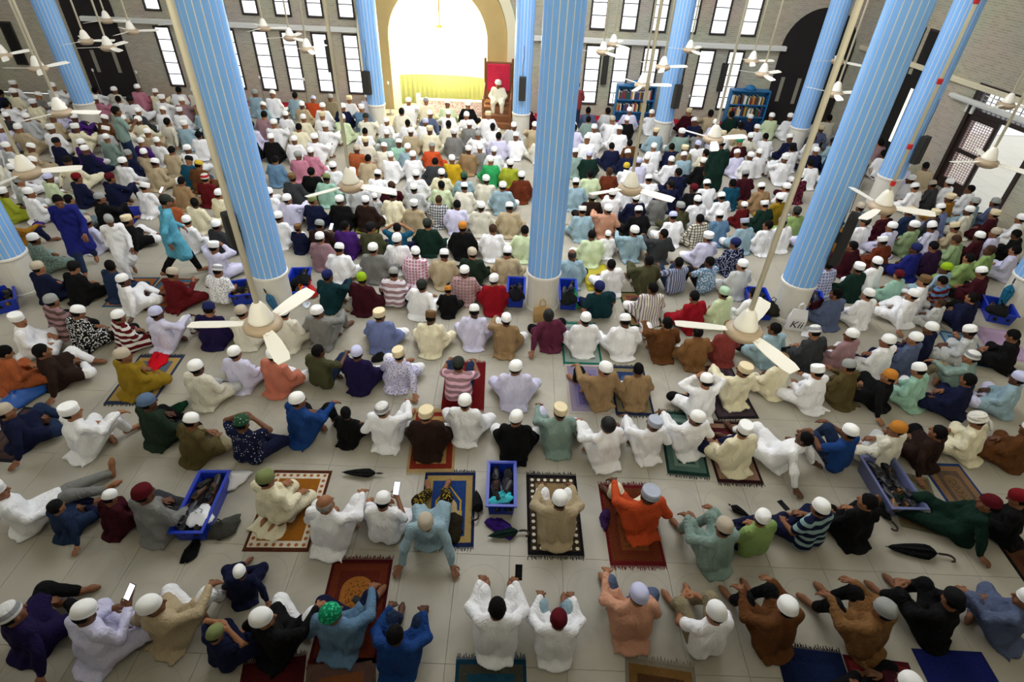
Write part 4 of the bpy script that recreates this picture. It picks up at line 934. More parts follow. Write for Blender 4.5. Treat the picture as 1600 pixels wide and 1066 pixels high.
# joints: right side is +x, the person faces +y, seat on the floor at the origin
BASE = dict(pel=(0, 0, .14), chest=(0, .03, .41), neck=(0, .065, .585), head=(0, .105, .72), hr=(0, -6, 0), shR=(.185, .045, .545), shL=(-.185, .045, .545),
            elR=(.29, .07, .33), elL=(-.29, .07, .33), wrR=(.20, .27, .22), wrL=(-.20, .27, .22), hdR=(-.6, .7, -.25), hdL=(.6, .7, -.25), curl=.5,
            knR=(.36, .31, .15), knL=(-.36, .31, .15), anR=(-.03, .38, .085), anL=(.06, .26, .06), toR=(-.20, .33, .05), toL=(.21, .24, .045), tail=1, stand=0)
def P_(**k): d = dict(BASE); d.update(k); return d
POSES = {
    'A0': P_(hr=(8, -4, 0), tail=.5), 'A1': P_(hr=(-32, -2, 3), chest=(.01, .02, .41)), 'A2': P_(tail=.7, hr=(4, -28, 0), chest=(0, .06, .40), neck=(0, .12, .56), head=(0, .175, .685), shR=(.185, .09, .525), shL=(-.185, .09, .525), wrR=(.12, .33, .22), wrL=(-.12, .33, .22)),
    'B0': P_(hr=(5, -8, 0), knR=(.19, .36, .42), knL=(-.19, .36, .42), anR=(.14, .50, .08), anL=(-.14, .50, .08), toR=(.16, .70, .03), toL=(-.16, .70, .03), elR=(.31, .22, .40), elL=(-.31, .22, .40), wrR=(.20, .45, .49), wrL=(-.20, .45, .49), hdR=(.0, .85, -.5), hdL=(.0, .85, -.5), tail=.7),
    'B1': P_(hr=(-25, -14, 0), knR=(.21, .34, .40), knL=(-.23, .34, .38), anR=(.14, .48, .08), anL=(-.14, .50, .08), toR=(.18, .68, .03), toL=(-.16, .70, .03), elR=(.31, .2, .38), elL=(-.31, .2, .38), wrR=(.10, .46, .33), wrL=(-.10, .46, .31), hdR=(-.8, .4, 0), hdL=(.8, .4, 0), tail=.6),
    'C0': P_(hr=(-6, -2, -6), chest=(.05, -.01, .40), neck=(.085, .0, .57), head=(.09, .04, .705), shR=(.26, -.02, .52), shL=(-.105, .02, .55), elR=(.37, -.12, .30), elL=(-.25, .07, .34), wrR=(.40, -.22, .085), hdR=(.35, -.9, -.22), knL=(-.28, .38, .24), anL=(-.02, .52, .07), toL=(.12, .62, .04), curl=.2),
    'D0': P_(hr=(0, 8, 0), chest=(0, -.10, .40), neck=(0, -.165, .57), head=(0, -.17, .71), shR=(.19, -.15, .535), shL=(-.19, -.15, .535), elR=(.30, -.30, .30), elL=(-.30, -.30, .30), wrR=(.34, -.40, .085), wrL=(-.34, -.40, .085), hdR=(.45, -.85, -.22), hdL=(-.45, -.85, -.22), curl=.15,
             knR=(.2, .40, .30), knL=(-.22, .38, .24), anR=(.13, .68, .07), anL=(-.10, .66, .07), toR=(.2, .86, .06), toL=(-.16, .84, .06), tail=.3),
    'E0': P_(hr=(-6, -10, 0), pel=(0, .02, .24), chest=(0, .05, .50), neck=(0, .08, .675), head=(0, .115, .81), shR=(.185, .06, .635), shL=(-.185, .06, .635), elR=(.27, .1, .42), elL=(-.27, .1, .42), wrR=(.16, .33, .31), wrL=(-.16, .33, .31), hdR=(-.1, .95, -.3), hdL=(.1, .95, -.3),
             knR=(.17, .44, .11), knL=(-.17, .44, .11), anR=(.12, .0, .08), anL=(-.12, .0, .08), toR=(.07, -.16, .04), toL=(-.07, -.16, .04), tail=1.4),
    'F0': P_(hr=(-14, -3, 0), chest=(.01, .01, .41), knR=(.22, .35, .43), anR=(.17, .46, .08), toR=(.21, .66, .03), elR=(.33, .19, .44), wrR=(.24, .44, .49), hdR=(-.1, .85, -.45), tail=1.0),
    'F1': P_(hr=(-34, 2, 3), chest=(-.01, -.01, .41), neck=(-.01, .0, .58), head=(0, .03, .72), shR=(.18, .0, .545), shL=(-.19, .0, .545), knR=(.24, .34, .42), anR=(.2, .48, .08), toR=(.25, .67, .03), elR=(.34, .17, .46), wrR=(.25, .42, .5), hdR=(.1, .8, -.5), elL=(-.31, -.06, .32), wrL=(-.3, .12, .2), tail=1.0),
    'G0': P_(hr=(0, -18, 0), chest=(0, .05, .41), elR=(.36, .16, .60), elL=(-.36, .16, .60), wrR=(.14, .17, .74), wrL=(-.14, .17, .74), hdR=(-.75, .1, .35), hdL=(.75, .1, .35), tail=.7),
    'H0': P_(hr=(-4, -26, 0), chest=(0, .05, .41), neck=(0, .10, .575), head=(0, .15, .70), shR=(.185, .08, .535), shL=(-.185, .08, .535), elR=(.28, .14, .34), elL=(-.27, .1, .34), wrR=(.10, .38, .40), wrL=(-.12, .33, .30), hdR=(-.5, .6, .35), hdL=(.7, .6, .0), curl=.8),
    'J0': P_(hr=(-8, 0, 0), chest=(0, -.03, .41), neck=(0, -.04, .585), head=(0, -.01, .725), shR=(.185, -.04, .55), shL=(-.185, -.04, .55), elR=(.29, .04, .34), elL=(-.31, -.14, .32), wrR=(.18, .27, .26), wrL=(-.34, -.22, .09), hdL=(-.4, -.85, -.2), knR=(.16, .43, .30), knL=(-.14, .46, .14), anR=(.15, .74, .09), anL=(-.13, .90, .08), toR=(.22, .92, .14), toL=(-.18, .97, .24), tail=.6),
    'S0': P_(hr=(6, -10, 0), pel=(0, 0, .93), chest=(0, .0, 1.20), neck=(0, .01, 1.40), head=(0, .04, 1.545), shR=(.19, 0, 1.36), shL=(-.19, 0, 1.36), elR=(.26, -.02, 1.08), elL=(-.26, -.02, 1.08), wrR=(.24, .12, .86), wrL=(-.24, .1, .85), hdR=(-.1, .3, -.9), hdL=(.1, .3, -.9), knR=(.11, .02, .49), knL=(-.11, .0, .49), anR=(.11, -.03, .09), anL=(-.11, -.05, .09), toR=(.13, .13, .03), toL=(-.13, .11, .03), tail=0, stand=1),
    'W0': P_(hr=(10, -22, 0), pel=(0, 0, .92), chest=(0, .03, 1.19), neck=(0, .06, 1.39), head=(0, .11, 1.53), shR=(.19, .0, 1.35), shL=(-.19, .07, 1.35), elR=(.27, -.16, 1.09), elL=(-.26, .12, 1.08), wrR=(.24, -.14, .86), wrL=(-.22, .30, .90), hdR=(-.1, .25, -.9), hdL=(.1, .5, -.8), knR=(.10, .16, .49), knL=(-.10, -.02, .50), anR=(.10, .27, .10), anL=(-.11, -.33, .17), toR=(.12, .44, .04), toL=(-.12, -.19, .06), tail=0, stand=1),
    'R0': P_(hr=(0, -6, 0), pel=(0, 0, .93), chest=(0, .0, 1.20), neck=(0, .01, 1.40), head=(0, .04, 1.545), shR=(.19, .02, 1.36), shL=(-.19, .02, 1.36), elR=(.27, .12, 1.12), elL=(-.27, .12, 1.12), wrR=(.10, .33, 1.24), wrL=(-.08, .34, 1.22), hdR=(-.6, .5, .3), hdL=(.6, .5, .3), knR=(.11, .02, .49), knL=(-.11, .0, .49), anR=(.11, -.03, .09), anL=(-.11, -.05, .09), toR=(.13, .13, .03), toL=(-.13, .11, .03), tail=0, stand=1),
    'K0': P_(hr=(0, -6, 0), pel=(0, 0, .18), knR=(.17, .40, .17), knL=(-.17, .40, .17), anR=(.16, .40, -.25), anL=(-.16, .40, -.25), toR=(.18, .58, -.31), toL=(-.18, .58, -.31), wrR=(.18, .30, .26), wrL=(-.18, .30, .26), tail=0, stand=2),
}
def settle(p):
    """slimmer build, upright seat"""
    q = dict(p)
    for k in p:
        if isinstance(p[k], tuple) and k[:2] in ('sh', 'el', 'wr', 'kn', 'an', 'to'): q[k] = (p[k][0] * .87, p[k][1], p[k][2])
    if p['stand'] == 1: return q
    for k, dy in (('chest', -.025), ('neck', -.045), ('head', -.06), ('shR', -.04), ('shL', -.04), ('elR', -.03), ('elL', -.03), ('wrR', -.02), ('wrL', -.02), ('knR', 0), ('knL', 0), ('pel', 0)):
        v = q[k]; q[k] = (v[0], v[1] + dy, v[2] * (.93 if v[2] > .2 else 1))
    return q
POSES = {k: settle(p) for k, p in POSES.items()}
def mirror_pose(p):
    q = dict(p)
    for k in ('pel', 'chest', 'neck', 'head'): q[k] = (-p[k][0], p[k][1], p[k][2])
    for k in ('sh', 'el', 'wr', 'hd', 'kn', 'an', 'to'):
        for a, b_ in (('R', 'L'), ('L', 'R')): v = p[k + b_]; q[k + a] = (-v[0], v[1], v[2])
    q['hr'] = (-p['hr'][0], p['hr'][1], -p['hr'][2])
    return q
def unit(v): v = np.array(v, float); return v / max(np.linalg.norm(v), 1e-9)
def lerp(a, b_, t): return np.array(a) * (1 - t) + np.array(b_) * t
def bounds(p, pad=.16):
    pts = np.array([p[k] for k in p if isinstance(p[k], tuple) and k not in ('hr', 'hdR', 'hdL')]); lo = pts.min(0) - pad; hi = pts.max(0) + pad
    lo[1] -= 0.12; lo[2] = max(lo[2], -0.40 if p['stand'] == 2 else -0.02)
    return lo, hi
def head_R(p): return rotm(p['hr'][0] * D2R, p['hr'][1] * D2R, p['hr'][2] * D2R)

def body_field(p, h, fine):
    lo, hi = bounds(p); f = Field(lo, hi, h); pel, chest, neck, head = (np.array(p[k]) for k in ('pel', 'chest', 'neck', 'head'))
    R = head_R(p); W = lambda v: head + R @ np.array(v)
    ax = unit(np.array(p['shR']) - np.array(p['shL'])); hip = np.array((1., 0, 0))
    for s_ in (-1, 1): f.cone(pel + hip * .075 * s_, chest + ax * .065 * s_, .09, .092, .03)
    f.cone(chest, neck - np.array((0, 0, .03)), .09, .07, .04)
    for s_ in ('R', 'L'):
        sh, el, wr, kn, an, to = (np.array(p[k + s_]) for k in ('sh', 'el', 'wr', 'kn', 'an', 'to')); sg = 1 if s_ == 'R' else -1
        f.cone(neck - np.array((0, 0, .04)), sh, .05, .052, .03); f.cone(sh, el, .05, .042, .02); f.cone(el, wr, .041, .028, .015)
        f.cone(pel + hip * .09 * sg, kn, .088, .06, .03); f.cone(kn, lerp(kn, an, .35), .058, .058, .02); f.cone(lerp(kn, an, .3), an, .058, .036, .02)
        d = unit(to - an); L_ = np.linalg.norm(to - an); heel = an - d * .035 - np.array((0, 0, .03 if p['stand'] else .02))
        f.cone(heel, an, .034, .036, .02); f.cone(heel, to - d * .05, .034, .036, .02); f.cone(to - d * .06, to, .038, .024, .02)
        # hand: palm, four fingers, thumb
        d = unit(p['hd' + s_]); side = unit(np.cross(d, (0, 0, 1))) * sg; nrm = unit(np.cross(side, d)) * sg
        if nrm[2] > 0: nrm = -nrm
        f.cone(wr, wr + d * .035, .026, .03, .012); 
        for q in (-1, 1): f.cone(wr + d * .03 + side * .014 * q, wr + d * .085 + side * .022 * q, .019, .016, .012)
        cu = p['curl']
        if fine:
            for i, (o, ln) in enumerate(((-.033, .8), (-.011, 1.0), (.012, 1.06), (.034, .94))):
                b0 = wr + d * .088 + side * o; d1 = unit(d + nrm * cu * .6 + side * o * 2); b1 = b0 + d1 * .042 * ln; d2 = unit(d + nrm * cu * 1.8); b2 = b1 + d2 * .036 * ln
                f.cone(b0, b1, .0105, .0098, .004); f.cone(b1, b2, .0098, .0085, .003)
            t0 = wr + d * .03 + side * (-.028); t1 = t0 + unit(d * .7 - side * .8) * .042; f.cone(t0, t1, .014, .0115, .008); f.cone(t1, t1 + unit(d + nrm * cu * .5) * .03, .0115, .0095, .004)
        else:
            f.cone(wr + d * .08, wr + d * .12 + nrm * .03 * cu, .03, .026, .02); f.cone(wr + d * .03, wr + d * .08 - side * .04, .018, .014, .01)
    f.cone(neck - np.array((0, 0, .03)), head - R @ np.array((0, .015, .05)), .058, .054, .025)
    f.ell(W((0, -.012, .022)), (.078, .096, .098), .02, R); f.ell(W((0, .022, -.042)), (.062, .068, .075), .03, R); f.cone(W((-.018, .062, -.094)), W((.018, .062, -.094)), .02, .02, .025)
    f.cone(W((0, .088, .012)), W((0, .108, -.022)), .011, .016, .012); f.cone(W((-.03, .078, .026)), W((.03, .078, .026)), .012, .012, .01)
    for q in (-1, 1):
        f.ell(W((q * .08, -.005, -.01)), (.011, .022, .034), .008, R); f.ell(W((q * .045, .055, -.03)), (.025, .02, .025), .02, R)
        f.cone(W((q * .012, .088, -.058)), W((q * .002, .092, -.057)), .008, .009, .008)
    if p['stand'] != 2: f.ground(.003)
    return f
def tint_face(me, p):
    """lips and eyes get their own material slots on the same skin mesh"""
    head = np.array(p['head']); R = head_R(p); n = len(me.polygons); c = np.zeros(n * 3, np.float32); me.polygons.foreach_get('center', c); c = (c.reshape(-1, 3) - head) @ R
    mi = np.zeros(n, np.int32)
    for q in (-1, 1): mi[(np.abs(c[:, 0] - q * .032) < .013) & (np.abs(c[:, 2] - .004) < .008) & (c[:, 1] > .06)] = 1
    mi[(np.abs(c[:, 0]) < .024) & (np.abs(c[:, 2] + .058) < .009) & (c[:, 1] > .075)] = 2
    me.polygons.foreach_set('material_index', mi)
def garment_field(p, h, kind, seed):
    lo, hi = bounds(p, .26); f = Field(lo, hi, h); pel, chest, neck = (np.array(p[k]) for k in ('pel', 'chest', 'neck'))
    ax = unit(np.array(p['shR']) - np.array(p['shL'])); hip = np.array((1., 0, 0)); st = p['stand']
    for s_ in (-1, 1):
        f.cone(pel + hip * .085 * s_ + np.array((0, -.012, -.01)), chest + ax * .075 * s_, .128 if not st else .125, .116, .04)
    f.cone(chest, neck - np.array((0, 0, .045)), .108, .085, .05)
    for s_ in ('R', 'L'):
        sh, el, wr, kn = (np.array(p[k + s_]) for k in ('sh', 'el', 'wr', 'kn')); sg = 1 if s_ == 'R' else -1
        f.cone(neck - np.array((0, 0, .05)), sh - np.array((0, 0, .005)), .068, .066, .05)
        if kind == 'tee':
            f.cone(sh, lerp(sh, el, .72), .064, .066, .035)
        else:
            f.cone(sh, el, .061, .055, .03); f.cone(el, lerp(el, wr, .9), .055, .043, .025)
        if kind == 'kurta':
            if st == 1: f.cone(pel + hip * .06 * sg, (pel[0] + sg * .09, (kn[1] + pel[1]) * .5, kn[2] + .02), .14, .15, .06)
            else: f.cone(pel + hip * .10 * sg, lerp(pel + hip * .09 * sg, kn, .72), .118, .098, .05)
    if kind == 'kurta' and st == 0:
        a, b_ = lerp(pel, p['knR'], .55), lerp(pel, p['knL'], .55); a[2] -= .03; b_[2] -= .03; f.cone(a, b_, .07, .07, .06)
        t = p['tail']
        if t > .2:
            f.ell((0, -.08 - .02 * t, .012), (.17 + .04 * t, .12 + .04 * t, .04), .05); w_ = .05 * math.sin(seed * 3)
            for sx, dy in ((-1, .02 * math.sin(seed)), (1, -.03 * math.cos(seed)), (w_ * 4, -.02)): f.cone((.1 * sx, -.10, .035), (.12 * sx * (1 + .4 * t) + w_, -.13 - .085 * t + dy, .018), .045, .018, .045)
    # collar
    nk = neck + np.array((0, .0, .012))
    for i in range(8):
        a = 2 * math.pi * i / 8; b2 = 2 * math.pi * (i + 1) / 8
        f.cone(nk + np.array((.062 * math.cos(a), .062 * math.sin(a), .012 * -math.sin(a))), nk + np.array((.062 * math.cos(b2), .062 * math.sin(b2), -.012 * math.sin(b2))), .012, .012, .01)
    f.folds(.0078 if kind == 'kurta' else .006, seed)
    if st != 2: f.ground(.005)
    return f
def trouser_field(p, h, seed, short=False):
    lo, hi = bounds(p, .2); f = Field(lo, hi, h); pel = np.array(p['pel']); hip = np.array((1., 0, 0))
    f.cone(pel - hip * .07 + np.array((0, 0, -.01)), pel + hip * .07 + np.array((0, 0, -.01)), .098, .098, .03)
    for s_ in ('R', 'L'):
        kn, an = np.array(p['kn' + s_]), np.array(p['an' + s_]); sg = 1 if s_ == 'R' else -1
        f.cone(pel + hip * .095 * sg, kn, .102, .080, .03)
        if short: f.cone(kn, lerp(kn, an, .2), .08, .085, .02)
        else: f.cone(kn, lerp(kn, an, .9), .079, .056, .03)
    f.folds(.004, seed + 2)
    if p['stand'] != 2: f.ground(.004)
    return f
PROTO = {}
def proto(code, mirrored, lod, kind):
    key = (code, mirrored, lod)
    if key not in PROTO:
        p = POSES[code]; p = mirror_pose(p) if mirrored else p; PROTO[key] = {'pose': p}
    D = PROTO[key]
    if mirrored:
        S = proto(code, False, lod, kind)
        for k in ('body', kind, 'trousers'):
            if k not in D:
                me = S[k].copy(); n = len(me.vertices); v = np.zeros(n * 3, np.float32); me.vertices.foreach_get('co', v); v[0::3] *= -1; me.vertices.foreach_set('co', v); me.flip_normals(); me.update(); D[k] = me
        return D
    p = D['pose']; sd = (sum(map(ord, code)) % 17) * .7 + mirrored
    if 'body' not in D:
        f = body_field(p, (.0085, .019, .036)[lod], lod == 0); P, Q = f.mesh(); me = np_mesh('body', P, Q, (.16, .45, .7)[lod])
        if lod == 0: tint_face(me, p)
        D['body'] = me
    if kind not in D:
        f = garment_field(p, (.0150, .025, .045)[lod], kind, sd); P, Q = f.mesh(); D[kind] = np_mesh('tunic', P, Q, (.42, .42, .8)[lod])
    tk = 'trousers'
    if tk not in D:
        f = trouser_field(p, (.017, .026, .05)[lod], sd); P, Q = f.mesh(); D[tk] = np_mesh('trousers', P, Q, (.4, .4, .7)[lod])
    return D

# ---- head wear and hair, modelled around the head centre
def head_shell(r, cut, h, name, ratio, zmin=-.085):
    f = Field((-.16, -.17, -.14), (.16, .16, .17), h); f.ell((0, -.012, .022), r, 0)
    X, Y, Z = f.ax[0][:, None, None], f.ax[1][None, :, None], f.ax[2][None, None, :]
    f.a = np.maximum(f.a, cut(X, Y, Z)); f.a = np.maximum(f.a, zmin - Z + 0 * X)
    f.a += (.0022 * np.sin(95 * X + 2 * np.sin(60 * Z)) * np.sin(80 * Y + 50 * Z)).astype(np.float32)
    P, Q = f.mesh(); return np_mesh(name, P, Q, ratio)
HAIR = [head_shell((.084, .103, .106), lambda X, Y, Z: Y - .85 * Z - .022, hh, 'hair', rr) for hh, rr in ((.008, .5), (.014, .6))]
HAIR_UNDER = [head_shell((.081, .099, .100), lambda X, Y, Z: np.maximum(Y - .85 * Z - .018, Z - .05), hh, 'hair', rr) for hh, rr in ((.008, .5), (.014, .6))]
HAIR_BALD = [head_shell((.082, .1, .1), lambda X, Y, Z: np.maximum(Y - .02 + 0 * Z, Z - .055), hh, 'hair', rr) for hh, rr in ((.008, .5), (.014, .6))]
HAIR_CURLY = [head_shell((.095, .112, .122), lambda X, Y, Z: Y - .85 * Z - .03 + .012 * np.sin(70 * X) * np.sin(60 * Z), hh, 'hair', rr) for hh, rr in ((.008, .5), (.014, .6))]
def cap_mesh(kind, seg):
    mb = MB()
    if kind == 'skull':     # soft round knitted cap
        mb.lathe([(.0905, .022), (.0935, .030), (.0935, .062), (.090, .088), (.080, .112), (.060, .130), (.034, .139), (.008, .142)], seg, .965, 1.16, 0, -.012)
    elif kind == 'kufi':    # upright band with flat crown
        mb.lathe([(.0905, .020), (.0945, .024), (.096, .10), (.0935, .118), (.088, .126), (.078, .122), (.045, .126), (.008, .127)], seg, .965, 1.16, 0, -.012)
    elif kind == 'peak':    # taller pointed oval cap
        mb.lathe([(.0905, .015), (.0940, .022), (.094, .07), (.086, .112), (.066, .146), (.036, .164), (.008, .170)], seg, .965, 1.16, 0, -.016)
    return mb.mesh('cap', True)
CAPS = {k: [cap_mesh(k, 28), cap_mesh(k, 14)] for k in ('skull', 'kufi', 'peak')}
def ring_mesh(z, r, t, seg=24):
    mb = MB(); mb.lathe([(r, z - t), (r + .003, z - t * .5), (r + .003, z + t * .5), (r, z + t)], seg, .965, 1.16, 0, -.012); return mb.mesh('cap_band', True)
BAND = ring_mesh(.034, .094, .009)
def turban_mesh():
    mb = MB()
    mb.lathe([(.09, .02), (.1, .03), (.1, .07), (.085, .11), (.05, .135), (.008, .14)], 24, .965, 1.16, 0, -.012)
    for k, (z, tilt) in enumerate(((.035, .02), (.055, -.02), (.075, .018), (.095, -.012))):
        pts = [((.096 - .006 * k) * math.cos(a), -.012 + (.112 - .006 * k) * math.sin(a), z + tilt * math.cos(a + k)) for a in [2 * math.pi * i / 20 for i in range(21)]]
        mb.tube(pts, .017, 8)
    mb.tube([(.02, -.12, .05), (.03, -.145, 0), (.035, -.15, -.06), (.04, -.15, -.13)], [.014, .022, .024, .02], 8)
    return mb.mesh('turban', True)
TURBAN = turban_mesh()
SCARF = head_shell((.096, .116, .125), lambda X, Y, Z: np.sqrt(X ** 2 + (Z - .0) ** 2) * -1 + .075 - (Y < .02) * 9.0, .009, 'headscarf', .5, -.13)
# cap code -> (mesh kind, rgb, word, ...)
CAPC = {
    'W': ('skull', (246, 246, 246), 'white skullcap'), 'V': ('kufi', (246, 246, 246), 'white flat-topped cap'), 'P': ('peak', (246, 246, 248), 'white oval cap'), 'C': ('kufi', (228, 212, 176), 'cream cap'), 'G': ('skull', (150, 152, 150), 'grey skullcap'), 'GL': ('kufi', (176, 182, 200), 'pale grey cap'),
    'K': ('skull', (22, 22, 24), 'black cap'), 'N': ('skull', (30, 36, 84), 'navy cap'), 'M': ('skull', (84, 16, 26), 'maroon cap'), 'R': ('skull', (112, 18, 26), 'red cap'), 'RW': ('skull', (196, 60, 60), 'red and white striped cap'), 'GN': ('peak', (20, 130, 90), 'green lace cap'), 'GD': ('skull', (40, 76, 54), 'green spotted cap'),
    'LM': ('skull', (140, 172, 30), 'lime green cap'), 'OR': ('skull', (186, 122, 48), 'orange cap'), 'BR': ('kufi', (110, 84, 56), 'brown cap'), 'OL': ('skull', (120, 130, 84), 'olive green cap'), 'LV': ('skull', (196, 198, 232), 'lavender cap'), 'BE': ('skull', (186, 174, 156), 'beige skullcap'), 'SB': ('skull', (90, 110, 140), 'slate blue cap'),
    'DK': ('skull', (44, 48, 44), 'dark green cap'), 'KW': ('skull', (214, 214, 214), 'white cap with grey rings'), 'YB': ('skull', (200, 170, 60), 'yellow cap'),
    'PG': ('skull', (170, 200, 170), 'pale green cap'), 'T': ('turban', (224, 222, 214), 'white turban'), 'H': ('hair', (11, 9, 9), 'bare black hair'), 'HC': ('curly', (10, 9, 9), 'curly black hair'), 'HB': ('hair', (62, 42, 30), 'bare brown hair'), 'HG': ('bald', (150, 146, 142), 'balding grey hair'), 'HD': ('bald', (40, 36, 34), 'balding dark hair'), 'SC': ('scarf', (14, 14, 16), 'black headscarf'),
}
# garment colour code -> (rgb, word)
GC = {
    'w': ((236, 236, 240), 'white'), 'c': ((226, 218, 190), 'cream'), 'ow': ((214, 210, 196), 'off-white'), 'lg': ((188, 190, 192), 'light grey'), 'g': ((134, 134, 132), 'grey'), 'ch': ((66, 68, 72), 'charcoal'), 'k': ((20, 20, 22), 'black'),
    'n': ((26, 32, 66), 'navy'), 'b': ((30, 72, 144), 'blue'), 'rb': ((34, 40, 130), 'royal blue'), 'sl': ((92, 104, 136), 'slate blue'), 'lb': ((176, 206, 222), 'pale blue'), 'sk': ((104, 190, 220), 'sky blue'), 'st': ((112, 150, 186), 'steel blue'), 'lv': ((206, 204, 232), 'lavender'), 'pw': ((136, 150, 206), 'periwinkle'),
    't': ((24, 90, 120), 'teal'), 'dt': ((18, 58, 66), 'dark teal'), 'dg': ((22, 52, 42), 'dark green'), 'gd': ((40, 58, 44), 'forest green'), 'gn': ((60, 190, 110), 'bright green'), 'mt': ((176, 222, 200), 'mint green'), 'lgn': ((166, 196, 120), 'light green'), 'sg': ((150, 172, 130), 'sage green'), 'gt': ((140, 164, 156), 'grey green'), 'pg': ((200, 214, 176), 'pale green'),
    'ol': ((84, 84, 56), 'olive'), 'lm': ((190, 200, 60), 'lime'), 'mu': ((168, 136, 36), 'mustard'), 'y': ((232, 190, 40), 'yellow'), 'o': ((228, 92, 48), 'orange'), 'do': ((196, 104, 60), 'rust orange'), 'pe': ((236, 176, 146), 'peach'), 'sa': ((232, 140, 116), 'salmon'), 'pk': ((232, 150, 176), 'pink'), 'mv': ((164, 130, 136), 'mauve'),
    'r': ((170, 22, 38), 'red'), 'dr': ((110, 22, 28), 'dark red'), 'br': ((112, 70, 36), 'brown'), 'db': ((52, 34, 28), 'dark brown'), 'rs': ((120, 54, 30), 'rust'), 'bk': ((150, 66, 62), 'brick red'), 'm': ((70, 18, 30), 'maroon'), 'pu': ((84, 40, 130), 'purple'), 'dp': ((52, 26, 62), 'dark purple'), 'in': ((36, 26, 74), 'indigo'),
    'tn': ((178, 146, 106), 'tan'), 'be': ((212, 192, 156), 'beige'), 'gb': ((178, 124, 44), 'golden brown'), 'tb': ((146, 104, 62), 'light brown'), 'ob': ((100, 88, 52), 'olive brown'), 'mg': ((112, 48, 76), 'plum'), 'kh': ((150, 138, 110), 'khaki'), 'jn': ((40, 58, 92), 'denim'),
}
def tone(c):
    if min(c) > 170 and max(c) - min(c) < 40: return tuple(min(246, int(v * 1.02)) for v in c)
    k = .84 if max(c) - min(c) > 45 or max(c) < 120 else .93
    return tuple(int(v * k) for v in c)
GC = {k: (tone(c), w) for k, (c, w) in GC.items()}
SKIN = [plain('skin_%d' % i, c, 0.55, spec=0.3) for i, c in enumerate(((128, 84, 58), (104, 66, 44), (150, 102, 72), (86, 54, 38)))]
EYE = plain('eye_dark', (34, 26, 24), 0.3); LIP = plain('lips', (112, 58, 50), 0.5)
def knit(rgb): return plain('knit_%d_%d_%d' % rgb, rgb, 0.9, spec=.15, bump=.25, scale=220, var=.03)
def put_part(name, me, mats, parent):
    o = bpy.data.objects.new(name, me)
    while len(me.materials) < len(mats): me.materials.append(mats[len(me.materials)])
    for i, m_ in enumerate(mats):
        if me.materials[i] != m_: link_mat(o, i, m_)
    return link(o, parent)
def make_person(pos, yaw, code, mirrored, lod, kind, gm, tm, cap, scale, skin, width=1.0):
    D = proto(code, mirrored, lod, kind); e = empty('person', pos, yaw); e.scale = (scale * width, scale, scale)
    put_part('body', D['body'], [SKIN[skin], EYE, LIP] if lod == 0 else [SKIN[skin]], e)
    put_part('tunic' if kind == 'kurta' else 'shirt', D[kind], [gm], e); put_part('trousers', D['trousers'], [tm], e)
    p = D['pose']; R = head_R(p); Hm = Matrix(R.tolist()).to_4x4(); Hm.translation = Vector(p['head'])
    kd, rgb, word = CAPC[cap]
    def hp(name, me, mat):
        o = put_part(name, me, [mat], e); o.matrix_local = Hm; return o
    hair_m = plain('hair_black', (11, 9, 9), 0.85, spec=.15, bump=.4, scale=120)
    if kd == 'hair': hp('hair', HAIR[lod > 0], plain('hair_%d' % rgb[0], rgb, 0.85, spec=.15, bump=.4, scale=120))
    elif kd == 'curly': hp('hair', HAIR_CURLY[lod > 0], plain('hair_%d' % rgb[0], rgb, 0.6, bump=.8, scale=60))
    elif kd == 'bald': hp('hair', HAIR_BALD[lod > 0], plain('hair_%d' % rgb[0], rgb, 0.7, bump=.4, scale=120))
    elif kd == 'scarf': hp('headscarf', SCARF, cloth(rgb))
    elif kd == 'turban': hp('hair', HAIR_UNDER[lod > 0], hair_m); hp('turban', TURBAN, cloth(rgb))
    else:
        hp('hair', HAIR_UNDER[lod > 0], hair_m)
        pat = {'RW': cloth((200, 196, 190), 'banded', (170, 20, 30)), 'GN': cloth(rgb, 'printed', (60, 200, 150)), 'GD': cloth(rgb, 'dotted', (170, 190, 170)), 'KW': cloth((226, 226, 226), 'banded', (150, 150, 156))}.get(cap) or knit(rgb)
        c = hp('cap', CAPS[kd][lod > 0], pat)
        if lod == 0:
            b_ = put_part('cap_band', BAND, [knit(tuple(int(v * .93) for v in rgb))], c)
    return e
